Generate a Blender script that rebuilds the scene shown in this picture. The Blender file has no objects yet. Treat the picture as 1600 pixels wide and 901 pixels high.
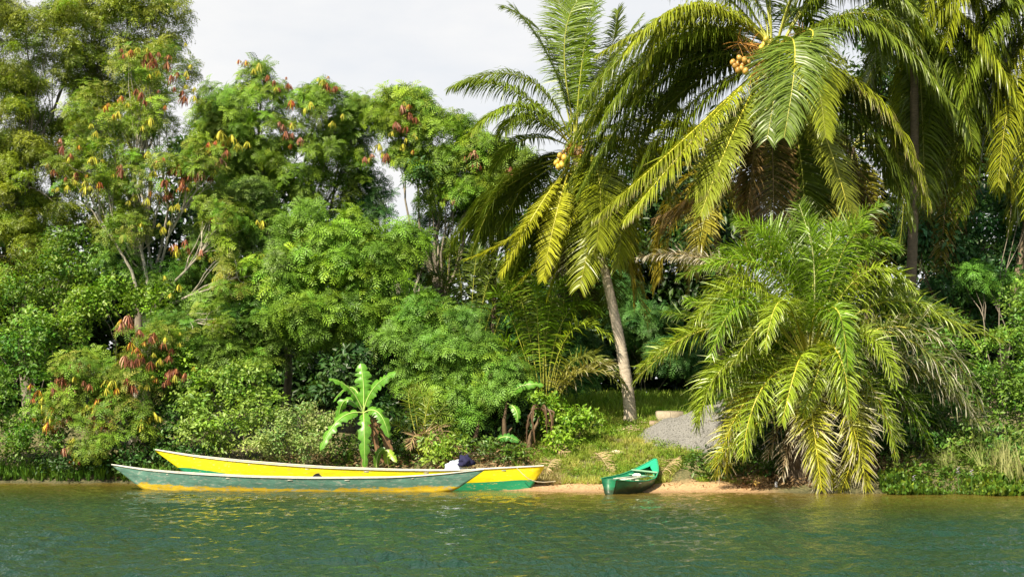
import bpy, math, random
import numpy as np
from mathutils import Vector, noise as mnoise
random.seed(7)
RNG = np.random.default_rng(7)
scene = bpy.context.scene
COL = scene.collection
R = math.radians

# ------------------------------------------------------------------ camera
CAM_H, FPX, HOR = 2.0, 2200.0, 665.0          # eye height (m), focal length (photo pixels), horizon row
PITCH = math.atan((HOR - 450.5) / FPX)
cd = bpy.data.cameras.new("camera")
cam = bpy.data.objects.new("camera", cd)
COL.objects.link(cam)
cam.location = (0, 0, CAM_H)
cam.rotation_euler = (math.pi / 2 + PITCH, 0, 0)
cd.sensor_width = 36.0
cd.lens = 36.0 * FPX / 1600 / math.cos(PITCH) * math.cos(PITCH)
cd.clip_start, cd.clip_end = 0.1, 9000
scene.camera = cam

# ------------------------------------------------------------------ sky, sun, exposure
SUN = Vector((-0.43, -0.53, 0.73)).normalized()
world = bpy.data.worlds.new("World")
scene.world = world
world.use_nodes = True
nt = world.node_tree
bg = nt.nodes["Background"]
sky = nt.nodes.new("ShaderNodeTexSky")
sky.sky_type = 'NISHITA'
sky.sun_disc = False
sky.sun_elevation = math.asin(SUN.z)
sky.sun_rotation = math.atan2(SUN.x, SUN.y) % (2 * math.pi)
sky.air_density, sky.dust_density = 1.0, 1.5
tc = nt.nodes.new("ShaderNodeTexCoord")
mp = nt.nodes.new("ShaderNodeMapping"); mp.inputs['Scale'].default_value = (1.3, 1.3, 3.2)
mp.inputs['Location'].default_value = (0.7, 0.2, 0.4)
nz = nt.nodes.new("ShaderNodeTexNoise"); nz.inputs['Scale'].default_value = 1.6
nz.inputs['Detail'].default_value = 8; nz.inputs['Roughness'].default_value = 0.55
rp = nt.nodes.new("ShaderNodeMapRange")
rp.inputs['From Min'].default_value, rp.inputs['From Max'].default_value = 0.42, 0.62
rp.inputs['To Min'].default_value, rp.inputs['To Max'].default_value = 0.0, 0.35
sx = nt.nodes.new("ShaderNodeSeparateXYZ")
hz = nt.nodes.new("ShaderNodeMapRange")          # thin cloud thickens towards the horizon, all the way round
hz.inputs['From Min'].default_value, hz.inputs['From Max'].default_value = 0.29, 0.48
hz.inputs['To Min'].default_value, hz.inputs['To Max'].default_value = 0.78, 0.05
ad = nt.nodes.new("ShaderNodeMath"); ad.operation = 'ADD'; ad.use_clamp = True
mx = nt.nodes.new("ShaderNodeMix"); mx.data_type = 'RGBA'
L = nt.links.new
L(tc.outputs['Generated'], mp.inputs['Vector']); L(mp.outputs[0], nz.inputs['Vector'])
L(nz.outputs[0], rp.inputs['Value']); L(tc.outputs['Generated'], sx.inputs[0]); L(sx.outputs['Z'], hz.inputs['Value'])
L(rp.outputs[0], ad.inputs[0]); L(hz.outputs[0], ad.inputs[1])
L(ad.outputs[0], mx.inputs['Factor']); L(sky.outputs[0], mx.inputs[6])
mx.inputs[7].default_value = (6.3, 6.28, 6.25, 1)
L(mx.outputs[2], bg.inputs['Color'])
bg.inputs['Strength'].default_value = 0.08
sd = bpy.data.lights.new("sun", 'SUN')
sd.energy, sd.angle, sd.color = 5.0, R(0.5), (1.0, 0.90, 0.68)
so = bpy.data.objects.new("sun", sd); COL.objects.link(so)
so.rotation_euler = (-SUN).to_track_quat('-Z', 'Y').to_euler()
so.location = (0, 0, 60)
scene.view_settings.view_transform = 'Standard'
scene.view_settings.look = 'None'
scene.view_settings.gamma = 1
scene.view_settings.exposure = 0.95
scene.view_settings.use_curve_mapping = False
scene.cycles.max_bounces = 6
scene.cycles.transparent_max_bounces = 4
scene.cycles.caustics_reflective = False
scene.cycles.caustics_refractive = False

# ------------------------------------------------------------------ helpers
def at(px, py, Y):
    """world point seen at photo pixel (px, py) at distance Y along +Y"""
    cx, cy = (px - 800.0) / FPX, (450.5 - py) / FPX
    dy = math.cos(PITCH) - cy * math.sin(PITCH)
    dz = math.sin(PITCH) + cy * math.cos(PITCH)
    t = Y / dy
    return Vector((cx * t, Y, CAM_H + dz * t))

def M(Y): return Y / FPX                          # metres per photo pixel at distance Y

SHX = [-400, -20, -15, -10, -5, -1, 1, 3, 7, 12, 16, 20, 400]
SHY = [52, 50, 50, 49.3, 47.2, 44.9, 43.4, 43.0, 42.8, 42.3, 41.5, 41.2, 40]
def shore(x): return np.interp(x, SHX, SHY) + 0.12 * np.sin(x * 2.1) + 0.07 * np.sin(x * 5.3 + 1)
def ground_z(x, y):
    x = np.asarray(x, float); y = np.asarray(y, float)
    d = y - shore(x)
    steep = np.interp(d, [-400, -12, -3, 0, 0.6, 2, 6, 12, 30, 3000], [-2.2, -2.2, -0.8, 0, .35, .7, 1.7, 2.5, 3.2, 4.0])
    beach = np.interp(d, [-400, -12, -3, 0, 1.2, 2.4, 4, 9, 17, 30, 3000], [-2.2, -2.2, -0.5, 0, .14, .30, .75, 2.12, 3.1, 3.5, 4.0])
    w = np.clip((x + 1.5) / 2.5, 0, 1) * np.clip((11.5 - x) / 3.0, 0, 1)
    z = steep * (1 - w) + beach * w
    bump = 0.06 * np.sin(x * 1.9 + y * .7) * np.sin(y * 1.3 - x * .4) + 0.035 * np.sin(x * 5.1 + 1.7 * np.sin(y * 2)) * np.sin(y * 4.3 + x)
    return z + bump * np.clip(d / 2.5, 0, 1)
def gz(x, y): return float(ground_z(x, y))

def cr(*c): return np.array(c, float)

class Geo:
    """collects coloured vertices and faces and links them as ONE mesh object"""
    def __init__(s):
        s.V, s.C, s.F3, s.F4, s.n = [], [], [], [], 0
        s.A = []
    def add(s, V, F, C, A=None):
        V = np.asarray(V, float).reshape(-1, 3); F = np.asarray(F, int)
        C = np.asarray(C, float)
        if C.ndim == 1: C = np.tile(C, (len(V), 1))
        s.V.append(V); s.C.append(C)
        s.A.append(np.zeros(len(V)) if A is None else np.asarray(A, float))
        (s.F3 if F.shape[1] == 3 else s.F4).append(F + s.n)
        s.n += len(V)
        return s
    def scatter(s, tm, P, Rm, sc, col):
        """tm=(V,F,Cfac) copied at points P with rotations Rm (N,3,3), scale sc (N,), colours col (N,3)"""
        V, F, Cf = tm
        N = len(P)
        if N == 0: return
        W = np.einsum('nij,vj->nvi', Rm, V) * sc[:, None, None] + P[:, None, :]
        C = col[:, None, :] * Cf[None, :, :]
        off = (np.arange(N) * len(V))[:, None, None]
        s.add(W.reshape(-1, 3), (F[None] + off).reshape(-1, F.shape[1]), C.reshape(-1, 3))
    def tube(s, pts, rad, col, n=7, cap=True, squash=1.0):
        pts = [Vector(p) for p in pts]
        if not hasattr(rad, '__len__'): rad = [rad] * len(pts)
        rings = []; up = None
        for i, p in enumerate(pts):
            t = (pts[min(i + 1, len(pts) - 1)] - pts[max(i - 1, 0)]).normalized()
            if up is None: up = Vector((0.13, 0.21, 1)) if abs(t.z) < .9 else Vector((1, .1, 0))
            a = up.cross(t).normalized(); b = t.cross(a).normalized(); up = b
            for k in range(n):
                th = 2 * math.pi * k / n
                rings.append(p + a * math.cos(th) * rad[i] + b * math.sin(th) * rad[i] * squash)
        F = []
        for i in range(len(pts) - 1):
            for k in range(n):
                k2 = (k + 1) % n
                F.append((i * n + k, i * n + k2, (i + 1) * n + k2, (i + 1) * n + k))
        s.add([tuple(v) for v in rings], F, col)
        if cap:
            base = len(rings)
            for (i0, c) in ((0, pts[0]), ((len(pts) - 1) * n, pts[-1])):
                VV = [tuple(rings[i0 + k]) for k in range(n)] + [tuple(c)]
                FF = [(k, (k + 1) % n, n) for k in range(n)]
                s.add(VV, FF, col)
        return s
    def box(s, c, size, col, rot=None):
        hx, hy, hz_ = [v / 2 for v in size]
        V = np.array([(x, y, z) for x in (-hx, hx) for y in (-hy, hy) for z in (-hz_, hz_)])
        if rot is not None: V = V @ np.array(rot).T
        F = [(0, 1, 3, 2), (4, 6, 7, 5), (0, 4, 5, 1), (2, 3, 7, 6), (0, 2, 6, 4), (1, 5, 7, 3)]
        return s.add(V + np.array(c), F, col)
    def build(s, name, mat, parent=None, kind=None, smooth=False):
        V = np.concatenate(s.V) if s.V else np.zeros((0, 3)); C = np.concatenate(s.C) if s.C else np.zeros((0, 3))
        off = np.zeros(3)
        if parent is not None:
            q = parent
            while q is not None: off += np.array(q.location); q = q.parent
        V = V - off
        f3 = np.concatenate(s.F3) if s.F3 else np.zeros((0, 3), int)
        f4 = np.concatenate(s.F4) if s.F4 else np.zeros((0, 4), int)
        me = bpy.data.meshes.new(name)
        me.vertices.add(len(V)); me.vertices.foreach_set('co', V.ravel().astype(np.float32))
        loops = np.concatenate([f3.ravel(), f4.ravel()])
        me.loops.add(len(loops)); me.loops.foreach_set('vertex_index', loops.astype(np.int32))
        starts = np.concatenate([np.arange(len(f3)) * 3, len(f3) * 3 + np.arange(len(f4)) * 4])
        me.polygons.add(len(starts)); me.polygons.foreach_set('loop_start', starts.astype(np.int32))
        if smooth: me.polygons.foreach_set('use_smooth', np.ones(len(starts), bool))
        at_ = me.attributes.new('col', 'FLOAT_COLOR', 'POINT')
        at_.data.foreach_set('color', np.concatenate([np.clip(C, 0, 1), np.ones((len(C), 1))], 1).ravel().astype(np.float32))
        a2 = me.attributes.new('band', 'FLOAT', 'POINT')
        a2.data.foreach_set('value', np.concatenate(s.A).astype(np.float32))
        me.update(calc_edges=True)
        me.materials.append(mat)
        o = bpy.data.objects.new(name, me); COL.objects.link(o)
        if parent is not None: o.parent = parent
        if kind: o['kind'] = kind
        return o

def tag(o, label, cat, group=None):
    o['label'] = label; o['category'] = cat
    if group: o['group'] = group
    return o
def thing(name, label, cat, loc, group=None):
    o = bpy.data.objects.new(name, None); COL.objects.link(o)
    o.location = Vector(loc); o.empty_display_size = .2
    return tag(o, label, cat, group)

def frames(D, roll=None):
    """rotation matrices whose z axis is D (N,3)"""
    D = D / np.linalg.norm(D, axis=1)[:, None]
    N = len(D)
    ref = RNG.normal(size=(N, 3))
    X = np.cross(ref, D); X /= np.linalg.norm(X, axis=1)[:, None]
    Yv = np.cross(D, X)
    return np.stack([X, Yv, D], 2)

# ------------------------------------------------------------------ materials
def mat_new(name):
    m = bpy.data.materials.new(name); m.use_nodes = True
    return m, m.node_tree, m.node_tree.nodes["Principled BSDF"]

def leaf_mat(name, rough=0.45, trans=0.3, spec=0.4, tcol=(1.25, 1.25, 0.5)):
    m, t, b = mat_new(name)
    a = t.nodes.new("ShaderNodeAttribute"); a.attribute_name = 'col'
    g = t.nodes.new("ShaderNodeNewGeometry")
    n = t.nodes.new("ShaderNodeTexNoise"); n.inputs['Scale'].default_value = 9; n.inputs['Detail'].default_value = 3
    t.links.new(g.outputs['Position'], n.inputs['Vector'])
    mr = t.nodes.new("ShaderNodeMapRange"); mr.inputs['To Min'].default_value, mr.inputs['To Max'].default_value = 0.6, 1.4
    t.links.new(n.outputs[0], mr.inputs['Value'])
    vm = t.nodes.new("ShaderNodeVectorMath"); vm.operation = 'SCALE'
    t.links.new(a.outputs['Color'], vm.inputs[0]); t.links.new(mr.outputs[0], vm.inputs['Scale'])
    t.links.new(vm.outputs[0], b.inputs['Base Color'])
    b.inputs['Roughness'].default_value = rough
    b.inputs['Specular IOR Level'].default_value = spec
    tr = t.nodes.new("ShaderNodeBsdfTranslucent")
    v2 = t.nodes.new("ShaderNodeVectorMath"); v2.operation = 'MULTIPLY'
    v2.inputs[1].default_value = tcol
    t.links.new(vm.outputs[0], v2.inputs[0]); t.links.new(v2.outputs[0], tr.inputs['Color'])
    ms = t.nodes.new("ShaderNodeMixShader"); ms.inputs[0].default_value = trans
    t.links.new(b.outputs[0], ms.inputs[1]); t.links.new(tr.outputs[0], ms.inputs[2])
    t.links.new(ms.outputs[0], t.nodes["Material Output"].inputs['Surface'])
    return m

def solid_mat(name, rough=0.7, spec=0.3, scale=8.0, lo=0.6, hi=1.4, bump=0.3, stretch=(1, 1, 1), bdist=0.02, detail=6):
    """attribute colour broken up by noise, with fine relief"""
    m, t, b = mat_new(name)
    a = t.nodes.new("ShaderNodeAttribute"); a.attribute_name = 'col'
    tc_ = t.nodes.new("ShaderNodeTexCoord"); mp_ = t.nodes.new("ShaderNodeMapping")
    mp_.inputs['Scale'].default_value = stretch
    n = t.nodes.new("ShaderNodeTexNoise"); n.inputs['Scale'].default_value = scale; n.inputs['Detail'].default_value = detail
    n.inputs['Roughness'].default_value = 0.65
    t.links.new(tc_.outputs['Object'], mp_.inputs['Vector']); t.links.new(mp_.outputs[0], n.inputs['Vector'])
    mr = t.nodes.new("ShaderNodeMapRange"); mr.inputs['From Min'].default_value, mr.inputs['From Max'].default_value = .3, .7
    mr.inputs['To Min'].default_value, mr.inputs['To Max'].default_value = lo, hi
    t.links.new(n.outputs[0], mr.inputs['Value'])
    vm = t.nodes.new("ShaderNodeVectorMath"); vm.operation = 'SCALE'
    t.links.new(a.outputs['Color'], vm.inputs[0]); t.links.new(mr.outputs[0], vm.inputs['Scale'])
    t.links.new(vm.outputs[0], b.inputs['Base Color'])
    b.inputs['Roughness'].default_value = rough; b.inputs['Specular IOR Level'].default_value = spec
    bp = t.nodes.new("ShaderNodeBump"); bp.inputs['Strength'].default_value = bump; bp.inputs['Distance'].default_value = bdist
    t.links.new(n.outputs[0], bp.inputs['Height']); t.links.new(bp.outputs[0], b.inputs['Normal'])
    return m

MAT = {}
MAT['fine'] = leaf_mat('feathery_leaf', 0.5, 0.22, 0.25)
MAT['broad'] = leaf_mat('broad_leaf', 0.42, 0.32, 0.35)
MAT['palm'] = leaf_mat('palm_leaflet', 0.36, 0.32, 0.42, (1.2, 1.15, 0.4))
MAT['grass'] = leaf_mat('grass_blade', 0.6, 0.3, 0.25)
MAT['banana'] = leaf_mat('banana_leaf', 0.35, 0.35, 0.5, (1.1, 1.3, 0.5))
MAT['dry'] = leaf_mat('dry_leaf', 0.8, 0.15, 0.15, (1.1, 1.0, .8))
MAT['bark'] = solid_mat('bark', 0.85, 0.2, 6, .55, 1.45, .6, (1, 1, .35), .04)
MAT['ringbark'] = solid_mat('ringed_palm_bark', 0.85, 0.2, 7, .65, 1.35, .6, (1, 1, 3.5), .03)
MAT['rachis'] = solid_mat('frond_stalk', 0.4, 0.5, 12, .85, 1.15, .1)
MAT['pod'] = leaf_mat('seed_pod', 0.55, 0.15, 0.2, (1.1, .9, .5))
MAT['nut'] = solid_mat('coconut_husk', 0.4, 0.45, 9, .75, 1.2, .15)
MAT['wood'] = solid_mat('weathered_wood', 0.8, 0.25, 5, .6, 1.35, .4, (1, 8, 8), .01)
MAT['cloth'] = solid_mat('cloth', 0.9, 0.15, 5, .75, 1.2, .5, (1, 1, 1), .03)
MAT['stone'] = solid_mat('concrete', 0.9, 0.2, 14, .75, 1.25, .4, (1, 1, 1), .01)
MAT['gravel'] = solid_mat('gravel', 0.9, 0.25, 30, .55, 1.4, 1.0, (1, 1, 1), .03)

# ------------------------------------------------------------------ ground
def axis(segs):
    out = []
    for a, b, st in segs:
        out.append(np.arange(a, b, st))
    out.append([segs[-1][1]])
    return np.concatenate(out)
gx = axis([(-3000, -400, 400), (-400, -60, 30), (-60, -22, 2), (-22, 22, .28), (22, 60, 2), (60, 400, 30), (400, 3000, 400)])
gy = axis([(-10, 34, 4), (34, 40, 1), (40, 58, .24), (58, 75, .8), (75, 200, 12), (200, 3200, 300)])
GX, GY = np.meshgrid(gx, gy)
GZ = ground_z(GX, GY)
nx, ny = len(gx), len(gy)
idx = np.arange(nx * ny).reshape(ny, nx)
GF = np.stack([idx[:-1, :-1], idx[:-1, 1:], idx[1:, 1:], idx[1:, :-1]], -1).reshape(-1, 4)
g = Geo(); g.add(np.stack([GX, GY, GZ], -1).reshape(-1, 3), GF, np.stack([np.clip((GX.ravel() + 1.6) / 1.5, 0, 1) * np.clip((8.3 - GX.ravel()) / 1.0, 0, 1)] * 3, 1), A=(GY - shore(GX)).ravel())
m, t, b = mat_new('ground_soil_and_sand')
av = t.nodes.new("ShaderNodeAttribute"); av.attribute_name = 'band'
gp = t.nodes.new("ShaderNodeNewGeometry")
n1 = t.nodes.new("ShaderNodeTexNoise"); n1.inputs['Scale'].default_value = 1.4; n1.inputs['Detail'].default_value = 8
n2 = t.nodes.new("ShaderNodeTexNoise"); n2.inputs['Scale'].default_value = 14; n2.inputs['Detail'].default_value = 6
for n_ in (n1, n2): t.links.new(gp.outputs['Position'], n_.inputs['Vector'])
s1 = t.nodes.new("ShaderNodeMath"); s1.operation = 'MULTIPLY_ADD'; s1.inputs[1].default_value = 1.6
t.links.new(n1.outputs[0], s1.inputs[0]); t.links.new(av.outputs['Fac'], s1.inputs[2])
mr = t.nodes.new("ShaderNodeMapRange"); mr.inputs['From Min'].default_value, mr.inputs['From Max'].default_value = 2.3, 3.3
t.links.new(s1.outputs[0], mr.inputs['Value'])
ra = t.nodes.new("ShaderNodeValToRGB"); rb = t.nodes.new("ShaderNodeValToRGB")
ra.color_ramp.elements[0].color = (.30, .17, .08, 1); ra.color_ramp.elements[1].color = (.60, .38, .20, 1)
ra.color_ramp.elements[0].position, ra.color_ramp.elements[1].position = .3, .65
rb.color_ramp.elements[0].color = (.05, .06, .015, 1); rb.color_ramp.elements[1].color = (.22, .19, .09, 1)
rb.color_ramp.elements[0].position, rb.color_ramp.elements[1].position = .35, .7
t.links.new(n2.outputs[0], ra.inputs[0]); t.links.new(n2.outputs[0], rb.inputs[0])
mx_ = t.nodes.new("ShaderNodeMix"); mx_.data_type = 'RGBA'
t.links.new(mr.outputs[0], mx_.inputs['Factor']); t.links.new(ra.outputs[0], mx_.inputs[6]); t.links.new(rb.outputs[0], mx_.inputs[7])
wet = t.nodes.new("ShaderNodeMapRange"); wet.inputs['From Min'].default_value, wet.inputs['From Max'].default_value = .05, .8
wet.inputs['To Min'].default_value, wet.inputs['To Max'].default_value = .55, 1
t.links.new(av.outputs['Fac'], wet.inputs['Value'])
sc_ = t.nodes.new("ShaderNodeVectorMath"); sc_.operation = 'SCALE'
sm = t.nodes.new("ShaderNodeAttribute"); sm.attribute_name = 'col'
mz = t.nodes.new("ShaderNodeMix"); mz.data_type = 'RGBA'
t.links.new(sm.outputs['Fac'], mz.inputs['Factor']); t.links.new(rb.outputs[0], mz.inputs[6]); t.links.new(mx_.outputs[2], mz.inputs[7])
t.links.new(mz.outputs[2], sc_.inputs[0]); t.links.new(wet.outputs[0], sc_.inputs['Scale'])
t.links.new(sc_.outputs[0], b.inputs['Base Color'])
b.inputs['Roughness'].default_value = .9
bp = t.nodes.new("ShaderNodeBump"); bp.inputs['Strength'].default_value = .6; bp.inputs['Distance'].default_value = .04
t.links.new(n2.outputs[0], bp.inputs['Height']); t.links.new(bp.outputs[0], b.inputs['Normal'])
g.build('ground', m, kind='structure', smooth=True)

# ------------------------------------------------------------------ river
wx = axis([(-3000, -400, 400), (-400, -50, 50), (-50, -19, 1.5), (-19, 19, .105), (19, 50, 1.5), (50, 400, 50), (400, 3000, 400)])
wy = axis([(-400, -20, 40), (-20, 10, 3), (10, 16, .6), (16, 28, .072), (28, 51, .13), (51, 56, 1)])
WX, WY = np.meshgrid(wx, wy)
WZ = np.zeros_like(WX)
rw = np.random.default_rng(3)
for k in range(46):
    lam = 0.30 * (1.25 / 0.30) ** rw.random()
    th = R(90) + rw.normal() * R(48)
    kx, ky = 2 * math.pi / lam * math.cos(th), 2 * math.pi / lam * math.sin(th)
    amp = 0.0062 * (lam / 1.0) ** 0.75
    ph = rw.random() * 6.28
    warp = 0.8 * np.sin(WX * .31 + k) + 0.7 * np.sin(WY * .43 + 2 * k)
    WZ += amp * np.sin(kx * WX + ky * WY + ph + warp)
patch = 0.8 + 0.3 * np.sin(WX * .31 + 1.7 * np.sin(WY * .27)) * np.sin(WY * .45 + .8 * np.sin(WX * .4)) + .2 * np.sin(WX * .9 + WY * .6) * np.sin(WY * 1.1)
calm = np.interp(shore(WX) - WY, [-1, 0, 3, 12], [.3, .35, .6, 1.0])
infr = ((np.abs(WX) < 18.8) & (WY > 16.3) & (WY < 51)).astype(float)
WZ *= patch * calm * infr * np.interp(WY, [16, 28, 45], [1.35, 1.05, .85])
nx, ny = len(wx), len(wy)
idx = np.arange(nx * ny).reshape(ny, nx)
WF = np.stack([idx[:-1, :-1], idx[:-1, 1:], idx[1:, 1:], idx[1:, :-1]], -1).reshape(-1, 4)
g = Geo(); g.add(np.stack([WX, WY, WZ], -1).reshape(-1, 3), WF, cr(.03, .05, .01), A=(shore(WX) - WY).ravel())
m, t, b = mat_new('river_water')
av = t.nodes.new("ShaderNodeAttribute"); av.attribute_name = 'band'
gp = t.nodes.new("ShaderNodeNewGeometry")
mpw = t.nodes.new("ShaderNodeMapping"); mpw.inputs['Scale'].default_value = (1.3, .75, 1)
t.links.new(gp.outputs['Position'], mpw.inputs['Vector'])
n1 = t.nodes.new("ShaderNodeTexNoise"); n1.inputs['Scale'].default_value = 6.0; n1.inputs['Detail'].default_value = 3; n1.inputs['Roughness'].default_value = .6
t.links.new(mpw.outputs[0], n1.inputs['Vector'])
bp = t.nodes.new("ShaderNodeBump"); bp.inputs['Strength'].default_value = 1.0; bp.inputs['Distance'].default_value = .075
t.links.new(n1.outputs[0], bp.inputs['Height']); t.links.new(bp.outputs[0], b.inputs['Normal'])
wr = t.nodes.new("ShaderNodeValToRGB")
wr.color_ramp.elements[0].color = (.15, .105, .022, 1); wr.color_ramp.elements[0].position = 0
wr.color_ramp.elements[1].color = (.012, .040, .022, 1); wr.color_ramp.elements[1].position = 1
e = wr.color_ramp.elements.new(.25); e.color = (.085, .075, .012, 1)
e = wr.color_ramp.elements.new(.6); e.color = (.038, .046, .010, 1)
dv = t.nodes.new("ShaderNodeMath"); dv.operation = 'DIVIDE'; dv.inputs[1].default_value = 13
t.links.new(av.outputs['Fac'], dv.inputs[0]); t.links.new(dv.outputs[0], wr.inputs[0])
t.links.new(wr.outputs[0], b.inputs['Base Color'])
b.inputs['Roughness'].default_value = .03; b.inputs['IOR'].default_value = 1.333
g.build('river', m, kind='structure', smooth=True)
#@@STAGE2
# ------------------------------------------------------------------ foliage templates (z = outward axis of the sprig)
def nrm(v): return v / (np.linalg.norm(v) + 1e-9)
def tmpl_feather(rg, leaves=8, L=.50, pairs=6, pin=.16, w=.062):
    V, F, C = [], [], []
    for i in range(leaves):
        ph = 2 * math.pi * (i + rg.random() * .6) / leaves * 1.0
        el = R(rg.uniform(5, 65)); l = L * rg.uniform(.75, 1.15)
        h = np.array([math.cos(ph), math.sin(ph), 0]); s = np.array([-h[1], h[0], 0])
        p = np.array([0, 0, rg.uniform(-.12, .12)]); tone = rg.uniform(.8, 1.25)
        for k in range(pairs):
            u = (k + .5) / pairs
            e = el - u * R(75)
            d = h * math.cos(e) + np.array([0, 0, 1]) * math.sin(e)
            p = p + d * l / pairs
            nn = np.cross(s, d) * -1
            for sg in (-1, 1):
                q = nrm(s * sg * .85 + d * .55 + nn * rg.uniform(-.12, .05))
                pl = pin * (math.sin(math.pi * (.15 + .8 * u)) * .6 + .45)
                b0 = len(V)
                V += [p - d * w * .5, p + d * w * .5 + q * pl * .3, p + q * pl]
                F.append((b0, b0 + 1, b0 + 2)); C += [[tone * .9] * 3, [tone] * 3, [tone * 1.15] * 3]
    return np.array(V), np.array(F), np.array(C)

def tmpl_leaf(rg, leaves=14, r=.28, ll=.13, lw=.06, droop=.5, fold=.25):
    """twig with simple leaves, each two triangles folded along the midrib"""
    V, F, C = [], [], []
    for i in range(leaves):
        ph = rg.random() * 6.283; zz = rg.uniform(-.5, 1)
        h = np.array([math.cos(ph), math.sin(ph), 0])
        p = h * r * rg.uniform(.1, .8) + np.array([0, 0, zz * r])
        d = nrm(h * rg.uniform(.5, 1) + np.array([0, 0, rg.uniform(-droop, .5)]) + rg.normal(size=3) * .2)
        s = nrm(np.cross(d, [0, 0, 1]) + rg.normal(size=3) * .35); n = np.cross(s, d)
        k = rg.uniform(.7, 1.25); l, w = ll * k, lw * k
        tone = rg.uniform(.75, 1.3); b0 = len(V)
        V += [p, p + d * l * .45 + s * w / 2 + n * w * fold, p + d * l, p + d * l * .45 - s * w / 2 + n * w * fold]
        F += [(b0, b0 + 1, b0 + 2), (b0, b0 + 2, b0 + 3)]
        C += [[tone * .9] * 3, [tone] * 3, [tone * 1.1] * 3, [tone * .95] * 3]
    return np.array(V), np.array(F), np.array(C)

def tmpl_pinnate(rg, leaves=7, L=.46, pairs=6, ll=.15, lw=.055):
    """drooping pinnate leaves with lance-shaped leaflets"""
    V, F, C = [], [], []
    for i in range(leaves):
        ph = 6.283 * (i + rg.random() * .7) / leaves; el = R(rg.uniform(-5, 55)); l = L * rg.uniform(.7, 1.15)
        h = np.array([math.cos(ph), math.sin(ph), 0]); s = np.array([-h[1], h[0], 0]); p = np.array([0, 0, rg.uniform(-.1, .1)])
        tone = rg.uniform(.8, 1.25)
        for k in range(pairs):
            u = (k + .5) / pairs; e = el - u * R(80)
            d = h * math.cos(e) + np.array([0, 0, 1]) * math.sin(e); p = p + d * l / pairs
            for sg in (-1, 1):
                q = nrm(s * sg * .8 + d * .6 + np.array([0, 0, rg.uniform(-.5, .1)])); w = nrm(np.cross(q, np.cross(s, d)) + rg.normal(size=3) * .3)
                b0 = len(V); lk = ll * rg.uniform(.8, 1.2)
                V += [p, p + q * lk * .45 + w * lw * .6, p + q * lk]
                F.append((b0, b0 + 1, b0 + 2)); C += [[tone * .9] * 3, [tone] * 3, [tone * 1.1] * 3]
    return np.array(V), np.array(F), np.array(C)

def tmpl_tuft(rg, blades=7, h=.32, w=.016, lean=.5, segs=2):
    V, F, C = [], [], []
    for i in range(blades):
        ph = rg.random() * 6.283; hh = h * rg.uniform(.5, 1.2)
        o = np.array([math.cos(ph), math.sin(ph), 0]); s = np.array([-o[1], o[0], 0]) * w / 2
        p = o * rg.uniform(0, .05); ln = lean * rg.uniform(.2, 1.2); tone = rg.uniform(.75, 1.25); b0 = len(V)
        for k in range(segs + 1):
            u = k / segs
            q = p + np.array([0, 0, 1]) * hh * u * (1 - .25 * ln * u) + o * hh * ln * u * u
            ww = 1 - .8 * u
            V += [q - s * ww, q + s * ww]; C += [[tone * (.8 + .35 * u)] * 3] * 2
        for k in range(segs): F.append((b0 + 2 * k, b0 + 2 * k + 1, b0 + 2 * k + 3, b0 + 2 * k + 2))
    return np.array(V), np.array(F), np.array(C)

rg = np.random.default_rng(11)
T = {
 'feather': [tmpl_feather(rg) for _ in range(4)],
 'feather_small': [tmpl_feather(rg, 7, .38, 5, .13, .055) for _ in range(4)],
 'pinnate': [tmpl_pinnate(rg) for _ in range(4)],
 'leaf': [tmpl_leaf(rg, 16, .30, .15, .08) for _ in range(4)],
 'smallleaf': [tmpl_leaf(rg, 22, .26, .095, .055) for _ in range(4)],
 'bigleaf': [tmpl_leaf(rg, 12, .36, .26, .12, .7) for _ in range(4)],
 'coarse': [tmpl_leaf(rg, 11, .55, .42, .20, .7) for _ in range(3)],
}
MATOF = {'feather': 'fine', 'feather_small': 'fine', 'pinnate': 'broad', 'leaf': 'broad', 'smallleaf': 'broad', 'bigleaf': 'broad', 'coarse': 'broad'}

def sph(n, front=0.35, up=0.15):
    d = RNG.normal(size=(n, 3)); d /= np.linalg.norm(d, axis=1)[:, None]
    d[:, 1] -= front; d[:, 2] += up
    return d / np.linalg.norm(d, axis=1)[:, None]

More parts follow.
